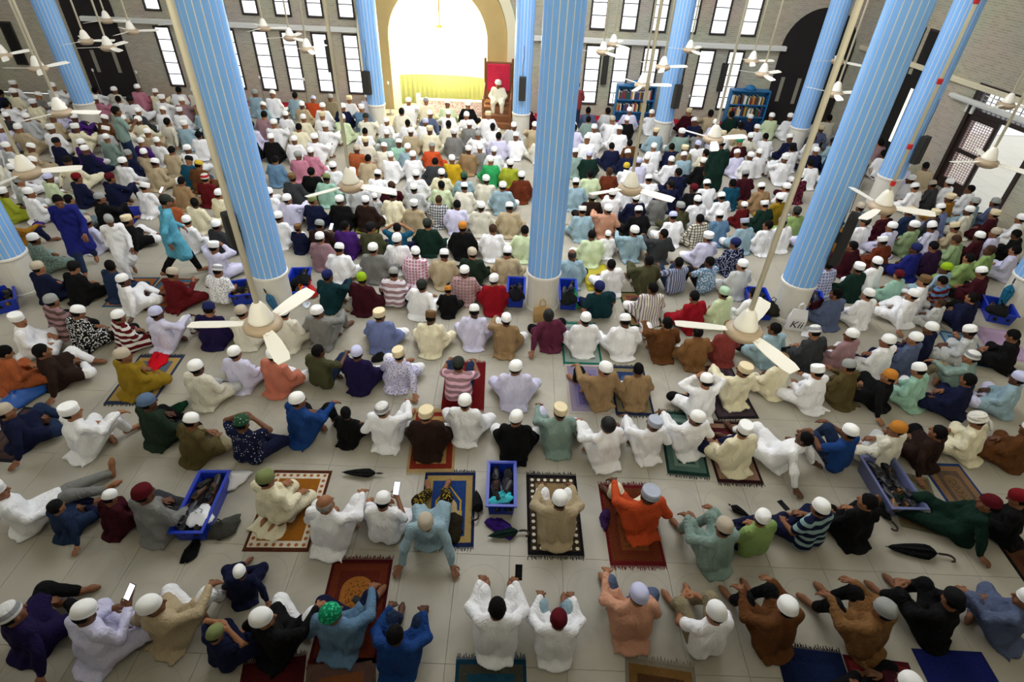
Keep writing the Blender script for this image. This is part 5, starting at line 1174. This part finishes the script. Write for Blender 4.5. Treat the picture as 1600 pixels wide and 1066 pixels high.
# ------------------------------------------------------------------ who sits where: head pixel x,y, pose, turn (deg, + = to the right), garment, head wear, cut (k tunic / t short sleeved), trousers, size
PEOPLE = '''
16,958,C,15,in,KW,k,k,1.05 130,957,H,20,lv,W,k,lv,1.05 236,945,F,18,be,W,k,w,1.02 336,990,G,25,n,OL,t,n,.8 375,893,C,-20,n,W,k,n,.72
410,965,F,32,k,W,k,w,1 518,958,F,8,st,GN,k,n,1 617,990,B0,5,b,H,k,jn,.92 777,948,B0,0,w,H,k,w,1.05 873,967,B0,0,w,M,k,lb,.9
998,928,f,-6,pe,LV,k,sl,1.02 1119,957,B1,-14,w,P,t,kh,1 1230,948,b,-20,br,W,k,k,1 1382,952,B,-30,tb,G,k,k,1.02 1490,935,B,-24,k,K,k,k,1 1606,935,f,-35,sl,W,k,sl,1 1421,1068,A,-20,m,W,k,k,1
2,768,J,42,w,V,k,g,1.05 78,790,C,8,jn,K,k,n,.78 206,768,A,18,g,M,k,ch,1.06 188,778,A,20,m,W,k,m,.8 415,747,E,28,c,OL,k,c,1 508,785,F,12,w,HG,k,w,1.05 599,782,H,6,w,W,t,w,.95
664,814,D,-2,lb,BE,k,lb,.98 875,780,B0,-2,be,W,k,w,1 1015,772,f,-16,o,GL,k,c,1.04 1133,822,b,-22,gt,BE,k,gt,1 1190,808,A,-18,lgn,W,t,n,.92 1282,792,a,-22,n:banded:140.170.170,W,t,n,1 1357,782,A,-12,k,H,k,k,1 1546,785,J,-60,dg,M,k,dg,1 1593,778,A,-42,k,R,k,k,1
7,642,C,30,n,BE,k,jn,1 110,642,F,28,w,V,k,w,1.06 230,627,A,26,gd,SB,k,k,1.05 298,657,A,26,ob,W,k,kh,.95 377,660,G,12,n:dotted:200.200.210,GD,t,n,1 465,624,F,32,b,W,k,k,1.02 540,644,A,12,k,SC,k,k,.78 598,639,F,5,w,KW,k,w,1 667,646,A,0,db,C,k,w,1 726,627,A,6,w,W,k,w,1
807,652,A,4,k,W,k,w,1 875,642,f,-10,gt,C,k,lv,1 950,662,f,-22,w,HC,k,w,1 1022,661,f,-16,w,GL,k,w,.95 1089,652,f,-22,w,W,k,w,.98 1163,670,A,-16,c,V,k,n,1.02 1258,684,D,-48,w,H,k,w,1 1328,674,b,-34,b,W,t,jn,1 1402,669,a,-30,ow,OR,k,lg,1 1467,674,c,-22,db,H,k,k,1 1540,657,a,-36,c,T,k,c,1 1598,667,a,-30,br,W,k,br,1
8,549,A,30,do,H,k,do,1 63,547,C,32,db,H,k,w,1.04 192,554,A,26,mu,BE,k,mu,1.02 313,570,A,12,ow,W,k,lg,1 360,553,A,6,lv,W,k,lv,.97 426,553,A,16,sa,W,k,w,1 497,547,F,22,ol,H,t,jn,1 565,550,A,5,in,LV,k,w,1 616,553,C,5,lv:printed:150.146.180,C,k,w,1 716,568,B,2,mv:banded:226.180.200,DK,t,jn,1 806,573,A,0,lv,W,k,lv,1
946,575,f,-22,tn,W,k,k,1.02 997,576,a,-6,tn:dotted:120.96.66,H,k,w,.95 1104,594,G,-10,w,W,k,k,.98 1163,577,f,-16,c,C,k,c,1 1221,562,a,-22,c,BR,k,c,.98 1278,580,H,-26,w,V,k,w,.98 1327,572,H,-26,ob,G,k,ob,1 1393,587,c,-36,k,OR,k,k,.97 1433,577,a,-30,mt,W,k,w,1 1514,592,a,-36,n,H,k,n,1 1592,590,a,-40,lb,LV,k,lv,1 1518,557,f,-40,gt,KW,k,kh,1
1386,530,a,-26,w,W,k,n,1 1431,525,a,-30,sl,W,k,k,.97 1449,515,a,-32,n,W,k,n,.97 1516,517,a,-36,lg,W,k,lg,1 1584,523,a,-40,k,H,k,k,1 1331,523,a,-26,mv,W,k,w,.98 1279,518,a,-20,ch,KW,k,k,1 1211,512,a,-16,lb,H,k,k,1
30,497,A,58,w,V,k,w,1 78,470,A,22,mv:banded:90.70.66,G,k,k,1 121,487,A,20,k:printed:220.220.220,W,k,k,1 185,493,A,30,dr:banded:225.225.225,W,k,k,.95 244,488,F,20,lv,LV,k,w,1 326,482,A,4,in,N,k,n,1 377,486,A,4,ow,BE,k,c,.98 443,487,A,5,ow,W,k,lg,1 496,486,F,10,g,W,k,g,1
593,491,A,3,pw,C,k,w,.98 673,495,A,2,c,BR,k,c,1 741,485,A,0,lv,W,k,lv,1 791,498,f,4,tn,W,k,w,.97 858,492,c,-6,mg,HC,k,k,1 914,497,A,-4,w,W,k,w,1 977,500,A,-6,w,W,k,w,1 1048,505,f,-10,br,H,k,w,1 1088,517,A,-10,tb,H,k,w,.95 1137,512,A,-10,bk,BR,k,w,.98
60,417,A,16,n,BE,k,n,1 114,417,A,12,k,K,k,k,1.02 177,418,A,16,jn,H,k,n,1 187,432,C,28,w,W,k,w,1 269,427,H,22,dr,BE,k,dr,1 340,422,A,12,w:printed:170.170.180,KW,t,k,.98
512,430,F,18,dt,N,k,n,1 566,434,A,16,m,LM,k,m,1 615,427,A,4,mv:banded:220.214.226,G,t,k,1 659,445,C,12,w,DK,k,lg,1 700,453,A,0,k,OR,k,k,.75 726,423,A,2,mv:checked:190.160.160,W,k,k,.98 772,436,A,-2,r,W,k,r,.98
936,448,c,-4,dt,N,t,n,1.02 1020,449,a,-8,ow:striped:130.110.140,H,k,w,1.02 1088,462,a,-24,r,H,k,r,1 1140,457,a,-30,pg,PG,k,pg,1 1168,457,a,-24,w,H,k,w,1 1307,458,A,-18,sl,H,k,sl,1 1357,459,A,-16,w,W,k,w,.98 1428,460,c,-24,w,W,k,w,1 1468,472,a,-28,lg,HB,k,lg,.8 1520,464,c,-16,n,H,k,k,1
6,342,F,32,gb,SB,k,n,1 48,376,A,26,gt:printed:90.110.100,W,k,gt,1 90,312,W,150,rb,H,k,jn,.98 170,343,W,140,w,G,k,w,.84 258,313,W,40,sk,DK,k,k,1 136,345,A,24,lv,BE,k,lv,.98 199,343,C,26,k,C,k,w,.98 292,344,A,24,w,W,k,lg,.98 338,351,A,22,ch,W,k,ch,1 334,385,G,12,lv,V,k,lv,1
156,308,F,26,k,G,k,k,1 107,310,A,26,lb,H,k,lb,.98 45,300,A,26,w,W,k,w,1 4,300,A,30,lm,V,k,k,.98 271,315,A,16,do,HB,k,do,.95 226,292,H,16,w,V,k,w,1 300,315,A,14,c,H,k,c,1 318,278,A,10,dr,RW,k,dr,1 343,302,A,10,c,W,k,c,1 366,318,A,10,lg,W,k,lg,1 286,282,A,12,tn,H,k,k,1 172,277,F,18,n,M,k,n,1 120,277,A,22,n,R,k,k,1 72,277,A,24,pg,LV,k,w,1 32,282,A,24,lg,G,k,w,1
449,310,F,8,lv,W,k,w,1 489,312,A,6,n,OL,k,n,.98 533,312,A,6,k,W,k,k,1.02 569,313,A,6,db,W,k,w,1 586,305,A,4,lg:printed:140.140.140,W,k,lg,.8 614,305,A,4,c,W,k,c,1.02 647,319,A,2,be,V,k,be,.98 691,313,A,2,lg:checked:60.60.70,HB,k,k,.95 717,318,A,2,lv,H,k,w,1 743,321,A,0,ow,W,k,ow,1 796,323,A,-2,be,W,k,be,1
503,352,H,12,db,G,k,k,1 468,356,A,14,n,BR,k,n,.8 500,369,A,6,mv,W,k,k,1 538,352,A,4,pu,H,k,pu,1 578,354,A,4,ol,K,k,ol,1 615,355,G,2,t,H,t,n,.95 668,349,A,2,dg,DK,k,dg,1.02 723,354,A,2,k,OR,k,w,1.02 770,357,A,0,w,HB,k,w,1 530,388,A,4,w,W,k,w,1.02 585,387,A,4,g,W,k,g,1.02 619,374,A,2,w,P,k,w,1.02 659,394,A,2,pk:checked:230.220.230,W,k,k,1 690,396,A,2,be,W,k,be,1 732,395,A,0,gd,BE,k,k,1 793,394,A,-2,be,P,k,be,1 436,338,A,8,w,W,k,w,1
820,359,A,-2,pg,H,k,pg,1 894,397,A,-4,lb,HD,k,k,1.02 925,366,A,-6,pg,H,k,w,1 950,366,A,-6,w,W,k,w,.78 991,360,f,-10,lb,W,k,k,1.02 1037,364,f,-16,ch,H,k,k,1 1014,406,f,-14,ol,H,k,ol,1 955,412,c,-12,w,H,k,w,1 1061,409,b,-20,sl:striped:170.170.190,H,t,jn,1 1109,408,b,-24,st:printed:210.220.235,H,t,k,1 1108,370,a,-16,lv,V,k,w,1 1147,379,a,-20,n:printed:170.176.200,N,k,w,1 1160,413,a,-16,lg,W,k,w,1
1094,340,a,-20,ow:checked:90.84.70,H,k,lv,1 1122,337,a,-16,st,W,k,st,1 1055,338,a,-14,w,LV,k,w,1 1063,322,a,-12,ol,G,k,ol,1 1090,312,a,-14,w,W,k,w,1 998,329,A,-8,k,W,k,k,1 950,326,f,-8,pe,W,k,pe,1 910,329,A,-6,lb,V,k,tn,1 926,307,A,-6,db,G,k,k,1 956,302,A,-6,w,W,k,w,1 994,309,A,-8,n,W,k,n,1 1030,304,a,-12,g,H,k,k,1 1134,308,a,-20,w,W,k,w,1 1164,321,a,-20,dr,W,k,w,.8 1187,318,a,-20,dg,V,k,k,.98 1174,348,a,-20,lb,GL,k,w,1 1195,348,a,-20,w,H,k,w,1 1083,293,a,-12,k,M,k,w,1 1104,287,a,-14,w,W,k,w,1 1047,287,A,-10,n,K,k,n,1 1017,280,A,-8,w,W,k,w,1 815,274,A,-2,rs,W,k,rs,1
1215,347,a,-20,w,G,k,w,1 1321,347,a,-22,gb,C,k,gb,1 1353,347,a,-22,w,DK,k,w,1 1393,352,a,-26,lv,W,k,lv,1 1437,352,a,-30,sg,W,k,sg,1.02 1381,377,a,-22,rs,V,k,rs,1 1332,383,f,-20,m,H,k,k,1 1433,387,a,-26,rb,N,k,n,1 1456,384,a,-24,dp,H,k,k,1 1447,354,a,-28,lv,P,k,w,.98 1503,376,a,-32,sg,HB,k,sg,1 1521,364,a,-32,m,W,k,k,1 1557,364,a,-34,lv,BE,k,lv,1 1582,365,a,-34,k,H,k,k,1 1542,387,a,-32,lgn,HB,k,lgn,1 1515,402,a,-32,lgn,H,k,lgn,1 1585,390,a,-36,lv,H,k,lv,1 1477,423,a,-28,lb,LM,k,lb,1 1463,432,a,-28,dr:banded:90.130.170,H,t,w,.95 1437,432,a,-42,w,BR,k,w,1 1381,414,a,-22,w,W,k,w,1 1344,417,a,-20,dg,V,k,k,1 1296,412,a,-16,pw:checked:200.200.220,H,k,kh,1 1536,425,a,-32,m,W,k,k,1 1405,428,a,-24,mt,M,k,w,.9
1408,285,a,-24,w,W,k,w,1 1430,282,a,-24,w,W,k,w,1 1463,287,a,-28,ch,BE,k,k,1 1484,288,a,-28,w,W,k,w,1 1506,292,a,-30,w,H,k,w,1 1495,310,a,-30,gb,C,k,gb,1 1479,327,a,-30,pw,W,k,pw,1 1515,329,a,-30,ow,W,k,lg,1 1528,314,a,-32,lb,G,k,lb,1 1546,315,a,-32,sl,G,k,k,1 1553,334,a,-32,m,C,k,m,1 1584,339,a,-34,w,W,k,w,1 1500,359,a,-30,be,C,k,be,1 1461,332,a,-28,ch,C,k,k,1 1425,330,a,-26,jn,C,k,n,1 1350,324,a,-22,lb,BE,k,lb,1 1219,309,a,-18,mu,W,k,mu,1 1229,292,a,-16,w,W,k,w,1 1250,275,a,-16,m:printed:150.60.90,W,k,m,1 1246,330,a,-18,lgn,DK,k,lgn,1 1380,332,a,-24,m,DK,k,m,1 1275,345,a,-20,lv,W,k,w,1
88,221,A,18,n,K,k,n,1 50,251,A,22,w,W,k,w,1 48,230,A,22,be,W,k,be,1 127,223,A,16,pu,W,k,w,1 133,233,A,16,n,W,k,n,1 166,215,A,16,gt,W,k,gt,1 192,252,A,14,w,W,k,w,1 200,240,A,14,n,G,k,n,1 225,238,A,12,be,W,k,be,1 245,220,A,12,w,W,k,w,1 220,221,A,12,pu,W,k,w,1 242,254,A,12,be,W,k,w,1 268,234,A,12,be,HB,k,be,1 293,232,A,10,w,W,k,w,1 295,250,A,10,t,K,k,t,1 310,257,A,10,br,YB,k,br,1 10,228,A,24,lg,W,k,lg,1 20,262,A,24,w,W,k,w,1
485,236,A,6,pk,W,k,w,1 466,242,A,6,pk,G,k,w,1 430,249,A,6,st,H,k,st,1 520,259,A,4,w,W,k,w,1 575,247,A,4,be,H,k,be,1 557,232,A,4,do,BE,k,do,1 610,243,A,2,w,W,k,w,1 645,242,A,2,w,W,k,w,1 706,248,A,0,y,W,k,y,1 767,250,A,0,gn,W,k,gn,1 797,255,A,0,lm,W,k,lm,1 675,229,A,0,o,G,k,o,1 637,230,A,0,lb,W,k,lb,1 750,231,A,0,g,W,k,g,1 772,235,A,0,w,W,k,w,1 732,233,A,0,tn,W,k,tn,1 600,229,A,0,ow,W,k,ow,1 623,223,A,0,mt,W,k,mt,1 680,252,A,0,ch,H,k,ch,1 400,280,A,8,w,W,k,w,1 460,276,A,6,ch,BR,k,k,1 510,278,A,4,mt,OL,k,mt,1 483,268,A,4,k,H,k,k,1 550,276,A,4,w,W,k,w,1 590,272,A,4,w,W,k,w,1 650,272,A,2,w,W,k,w,1 690,270,A,2,c,W,k,c,1 725,275,A,0,lb,GD,k,lb,1 760,280,A,0,ow,W,k,lg,1 610,290,A,2,m,HB,k,m,1 645,293,A,2,lg,W,k,lg,1 690,288,A,0,pg,H,k,pg,1 725,292,A,0,ow,W,k,ow,1 565,290,A,2,lg,W,k,lg,1 785,290,A,0,lb,W,k,w,1 420,300,A,8,w,W,k,w,1
899,238,A,-4,gt,W,k,gt,1 921,241,A,-4,dg,LV,k,dg,1 956,228,A,-6,n,H,k,n,1 981,239,A,-6,n,W,k,n,1 979,260,A,-6,w,YB,k,w,1 998,252,A,-8,lv,LV,k,lv,1 1011,247,A,-8,w,W,k,w,1 1049,250,A,-10,w,W,k,w,1 1069,243,A,-10,lb,W,k,lb,1 1050,229,A,-8,n,HB,k,n,1 1022,229,A,-8,w,W,k,w,1 1070,232,A,-10,kh,C,k,kh,1 1103,238,A,-12,c,H,k,c,1 1099,252,A,-12,k,W,k,k,1 1152,239,A,-14,lv,W,k,lv,1 1173,243,A,-14,w,W,k,w,1 1187,238,A,-14,w,W,k,w,1 1156,222,A,-14,m,GN,k,m,1 930,270,A,-6,pg,H,k,pg,1 900,285,A,-4,lb,W,k,lb,1 945,268,A,-6,rs,HB,k,rs,1 975,285,A,-8,w,W,k,w,1 1060,268,A,-8,n,H,k,n,1 1145,285,A,-14,t,H,k,t,1 1165,272,A,-14,m,G,k,m,1 1190,292,A,-16,tn,W,k,tn,1
1128,222,S,0,dg,W,k,k,1.04 181,172,R,40,gt,H,t,jn,1.02 902,132,R,10,bk,H,t,jn,1
'''
POSE_OF = {'A': ('A0', 'A1', 'A2'), 'B': ('B0', 'B1'), 'C': ('C0',), 'D': ('D0',), 'E': ('E0',), 'F': ('F0', 'F1'), 'G': ('G0',), 'H': ('H0',), 'J': ('J0',), 'S': ('S0',), 'W': ('W0',), 'R': ('R0',)}
POSE_WORD = {'C': 'leaning on one hand', 'D': 'leaning back on both hands', 'E': 'kneeling', 'G': 'with hands at head', 'H': 'head bent down', 'J': 'legs stretched out', 'S': 'standing', 'W': 'walking', 'R': 'standing'}
people = []
for tok in PEOPLE.split():
    q = tok.split(','); g = q[4].split(':')
    people.append(dict(x=float(q[0]), y=float(q[1]), P=q[2][0].upper(), mir=q[2].islower(), fix=q[2].upper() if len(q[2]) > 1 else '', yaw=float(q[3]), g=g[0], pat=g[1] if len(g) > 1 else '', c2=tuple(int(v) for v in g[2].split('.')) if len(g) > 2 else (240, 240, 240), cap=q[5], kind='kurta' if q[6] == 'k' else 'tee', tr=q[7], sc=float(q[8])))
special = [p for p in people if p['P'] in 'SRW']
rest = sorted([p for p in people if p['P'] not in 'SRW'], key=lambda p: -p['y'])
NIND = 299 - len(special)
singles = special + rest[:NIND]; merged = rest[NIND:]
# ---- labels that single each person out
def look(p):
    return '%s%s %s and %s' % (GC[p['g']][1], ' ' + p['pat'] if p['pat'] else '', 'tunic' if p['kind'] == 'kurta' else 'shirt', CAPC[p['cap']][2])
def short(p): return '%s%s' % (GC[p['g']][1], ' ' + p['pat'] if p['pat'] else '')
def rels(p):
    out = []
    for q in singles:
        if q is p: continue
        dx, dy = q['x'] - p['x'], q['y'] - p['y']; s = 0.10 * (p['y'] + 165); d = math.hypot(dx, dy * 1.3)
        if d > s * 1.9: continue
        r = ('left of' if dx > 0 else 'right of') if abs(dx) > abs(dy) * 0.9 else ('above' if dy > 0 else 'below')
        out.append((d, r, short(q)))
    out.sort(); return [(r, w) for _, r, w in out[:6]]
for p in singles:
    p['look'] = look(p); p['pw'] = POSE_WORD.get(p['P'], ''); p['rel'] = rels(p)
PALE = {'white', 'cream', 'off-white', 'light grey', 'lavender', 'beige'}
used = set()
for p in singles:
    size = 'small person' if p['sc'] < .85 else 'person'; head = '%s in %s' % (size, p['look'])
    same = [q for q in singles if q is not p and q['look'] == p['look']]
    cand = []
    if not same: cand.append(head + (', ' + p['pw'] if p['pw'] else ', seated'))
    if p['pw'] and not any(q['pw'] == p['pw'] for q in same): cand.append(head + ', ' + p['pw'])
    rl = sorted(p['rel'], key=lambda t: t[1] in PALE)
    for r, w in rl:
        if not any((r, w) in q['rel'] for q in same): cand.append('%s, just %s one in %s' % (head, r, w))
    for i, (r, w) in enumerate(rl):
        for r2, w2 in rl[i + 1:]:
            if r2 != r and not any((r, w) in q['rel'] and (r2, w2) in q['rel'] for q in same): cand += ['%s, %s one in %s, %s %s' % (head, r, w, r2, w2), '%s, %s one in %s, %s' % (head, r, w, r2 + ' ' + w2)]
    cand = [c_ for c_ in cand if c_ not in used and len(c_.split()) <= 16]
    if not cand:
        side = 'left' if p['x'] < 530 else 'right' if p['x'] > 1070 else 'middle'; order = 1 + sum(1 for q in same if q['x'] < p['x'])
        ords = ['first', 'second', 'third', 'fourth', 'fifth', 'sixth', 'seventh', 'eighth', 'ninth', 'tenth']
        cand = ['%s, %s such from the left' % (head, ords[order - 1] if order <= 10 else 'number %d' % order)]
    p['label'] = cand[0]; used.add(cand[0])
GROUP = 'worshippers sitting in rows'
def head_of(code, mir):
    h = POSES[code]['head']; return (-h[0] if mir else h[0], h[1], h[2])
def place(p):
    code = p['fix'] or random.choice(POSE_OF[p['P']])
    mir = p['mir'] or (p['P'] in 'AB' and random.random() < .5)
    h = head_of(code, mir); sc = p['sc'] * (0.95 if p['P'] not in 'SWR' else .97); yaw = -p['yaw'] * D2R
    wp = at_z(p['x'], p['y'], (h[2] + .03) * sc); wdt = random.uniform(.96, 1.08) if p['sc'] > .85 else .95
    hx, hy = h[0] * sc * wdt, h[1] * sc
    ox = hx * math.cos(yaw) - hy * math.sin(yaw); oy = hx * math.sin(yaw) + hy * math.cos(yaw)
    pos = Vector((wp.x - ox, wp.y - oy, 0))
    nrm = Vector((wdir.y, -wdir.x, 0)); dd = (pos - Vector((XR, WALL_Y, 0))).dot(nrm)      # keep clear of the walls
    if dd > -.5: pos -= nrm * (dd + .5)
    pos.y = min(pos.y, WALL_Y - .75)
    for (cx, cy, R) in col_pos:
        v = Vector((pos.x - cx, pos.y - cy, 0))
        if v.length < R + .38: v = v.normalized() * (R + .38); pos.x, pos.y = cx + v.x, cy + v.y
    return code, mir, pos, yaw, sc, wdt
for p in singles: p['put'] = place(p); p['pos'] = p['put'][2]
seated = [p for p in singles if p['P'] not in 'SRW']
home = {id(p): p['pos'].copy() for p in seated}
for it in range(10):      # neighbours who would sit inside each other move a little apart
    for i, p in enumerate(seated):
        for q in seated[i + 1:]:
            d = p['pos'] - q['pos']; need = .27 * (p['sc'] + q['sc'])
            if abs(d.x) < need and d.length < need:
                k = d.normalized() if d.length > 1e-4 else Vector((1, 0, 0)); s = (need - d.length) * .25; p['pos'] += k * s; q['pos'] -= k * s
    for p in seated:
        d = p['pos'] - home[id(p)]
        if d.length > .14: p['pos'] -= d * (1 - .14 / d.length)
for p in singles:
    code, mir, pos, yaw, sc, wdt = p['put']
    lod = 0 if p['y'] > 445 or p['P'] in 'W' else 1
    e = make_person(pos, yaw, code, mir, lod, p['kind'], cloth(GC[p['g']][0], p['pat'], p['c2']), cloth(GC[p['tr']][0]) if p['P'] != 'D' or p['g'] != 'lb' else cloth((24, 20, 14), 'printed', (150, 124, 30)), p['cap'], sc, random.choice((0, 0, 1, 2, 3)), wdt)
    tag(e, p['label'], 'person', 'people on their feet' if p['P'] in 'SRW' else GROUP); p['obj'] = e; p['code'] = code; p['m'] = mir
# preacher on the pulpit, facing the hall
e = make_person(Vector((PUL.x, WALL_Y - 1.0 + .16, .48)), math.pi, 'K0', False, 1, 'kurta', cloth((232, 226, 206)), cloth((226, 220, 200)), 'T', 1.0, 0)
tag(e, 'person in cream tunic and white turban seated on the pulpit facing the hall', 'person')
# phones held in hands
def hand_phone(x, y, lit, lab):
    p = min(singles, key=lambda q: abs(q['x'] - x) + abs(q['y'] - y)); pose = POSES[p['code']]; pose = mirror_pose(pose) if p['m'] else pose
    M_ = Matrix.Translation(p['pos']) @ Matrix.Rotation(-p['yaw'] * D2R, 4, 'Z') @ Matrix.Scale(p['sc'], 4)
    w = Vector(pose['wrR']) + Vector(unit(pose['hdR'])) * .10
    phone(M_ @ (w + Vector((0.02, .0, .03))), (math.radians(38), 0, -p['yaw'] * D2R), lab, lit)
hand_phone(130, 957, True, 'lit phone held by the lavender person near the bottom left corner')
hand_phone(599, 782, True, 'lit phone held by person in white shirt beside the blue rug')
hand_phone(226, 292, True, 'lit phone held by person in white among the left crowd')
hand_phone(503, 352, True, 'lit phone held by person in dark brown with grey cap')
hand_phone(777, 948, False, 'grey phone held by bareheaded person in white at the bottom middle')
hand_phone(1278, 580, False, 'dark phone held by person in white flat-topped cap at right')
# ---- the packed rows beyond: one merged crowd
crowd = []
taken = [(p['pos'].x, p['pos'].y) for p in singles]
for p in merged:
    code, mir, pos, yaw, sc, wdt = place(p); crowd.append((pos, yaw, code, mir, p['kind'], GC[p['g']][0], GC[p['tr']][0], p['cap'], sc)); taken.append((pos.x, pos.y))
ymin = min(p['pos'].y for p in singles if p['y'] < 320)
pal = ['w'] * 34 + ['ow'] * 8 + ['c'] * 8 + ['lg'] * 6 + ['lv'] * 5 + ['be'] * 6 + ['lb'] * 5 + ['n'] * 6 + ['k'] * 5 + ['g'] * 3 + ['m', 'dg', 'ol', 'br', 'st', 'mt', 'pg', 'y', 'o', 'pk', 'r', 'tn', 'kh', 'pu', 'ch', 'sl', 'mv', 'gt']
caps = ['W'] * 30 + ['V'] * 6 + ['C'] * 5 + ['G'] * 3 + ['H'] * 10 + ['K', 'HB', 'BE', 'LV', 'M', 'DK']
yy = 11.2
while yy < WALL_Y - .8:
    xx = X0 + .6 + random.random() * .5
    while xx < 17.5:
        px = Vector((xx + random.uniform(-.08, .08), yy + random.uniform(-.16, .16), 0)); xx += random.uniform(.56, .70)
        if (px - Vector((XR, WALL_Y, 0))).dot(Vector((wdir.y, -wdir.x, 0))) > -.5: continue
        if px.y > WALL_Y - .9 and abs(px.x - MX) < 3.2: continue
        if abs(px.x - PUL.x) < .6 and px.y > WALL_Y - 2.1: continue
        if any((px.x - a) ** 2 + (px.y - b_) ** 2 < .50 ** 2 for a, b_ in taken): continue
        if any((px.x - a) ** 2 + (px.y - b_) ** 2 < (R + .3) ** 2 for a, b_, R in col_pos): continue
        # the gap in front of the walkers and the aisle at far left stay as open as in the picture
        rel = (px - Vector((0, 0, CAM_H))); dz = rel.dot(fwd); u = 800 + F * rel.dot(cr) / dz; v_ = 533 + F * rel.dot(cd) / dz
        if v_ > 300 or (v_ > 262 and 380 < u < 1200): continue
        g = random.choice(pal); tr = g if GC[g][0][0] > 150 else random.choice(['k', 'n', 'w'])
        crowd.append((px, -(12 - 24 * (u / 1600)) * D2R + random.uniform(-.15, .15), random.choice(('A0', 'A1', 'A2', 'A0', 'F0', 'B0', 'C0')), random.random() < .5, 'kurta', GC[g][0], GC[tr][0], random.choice(caps), random.uniform(.93, 1.05)))
        taken.append((px.x, px.y))
    yy += 0.98
def arrays(me):
    n = len(me.vertices); v = np.zeros(n * 3, np.float32); me.vertices.foreach_get('co', v); me.calc_loop_triangles(); t = np.zeros(len(me.loop_triangles) * 3, np.int32); me.loop_triangles.foreach_get('vertices', t)
    return v.reshape(-1, 3), t.reshape(-1, 3)
ARR = {}
def arr(me):
    if me.name not in ARR: ARR[me.name] = arrays(me)
    return ARR[me.name]
LOWCAP = {k: cap_mesh(k, 9) for k in ('skull', 'kufi', 'peak')}
VV = []; TT = []; MI = []; slots = []; nv = 0
def slot(m_):
    if m_ not in slots: slots.append(m_)
    return slots.index(m_)
for (pos, yaw, code, mir, kind, gc, tc_, cap, sc) in crowd:
    D = proto(code, mir, 2, kind); p = D['pose']; Rz = np.array(Matrix.Rotation(yaw, 3, 'Z')) * sc
    kd, rgb, _ = CAPC[cap]; hm = HAIR[1] if kd in ('hair', 'curly', 'scarf') else HAIR_BALD[1] if kd == 'bald' else LOWCAP.get(kd, LOWCAP['skull'])
    for me, mat, isH in ((D['body'], random.choice(SKIN), 0), (D[kind], cloth(gc), 0), (D['trousers'], cloth(tc_), 0), (hm, plain('hair_black', (18, 15, 14)) if kd in ('hair', 'curly', 'bald', 'scarf') else knit(rgb), 1)):
        v, t = arr(me)
        if isH: v = v @ head_R(p).T + np.array(p['head'])
        v = v @ Rz.T + np.array(pos); VV.append(v); TT.append(t + nv); MI.append(np.full(len(t), slot(mat), np.int32)); nv += len(v)
cm = np_mesh('crowd', np.concatenate(VV), np.concatenate(TT))
for m_ in slots: cm.materials.append(m_)
cm.polygons.foreach_set('material_index', np.concatenate(MI))
o = link(bpy.data.objects.new('crowd', cm)); tag(o, 'packed rows of seated people in pale clothes and caps before the far wall', 'crowd', kind='stuff')
print('CROWD', len(crowd), 'tris', len(cm.polygons), 'singles', len(singles))
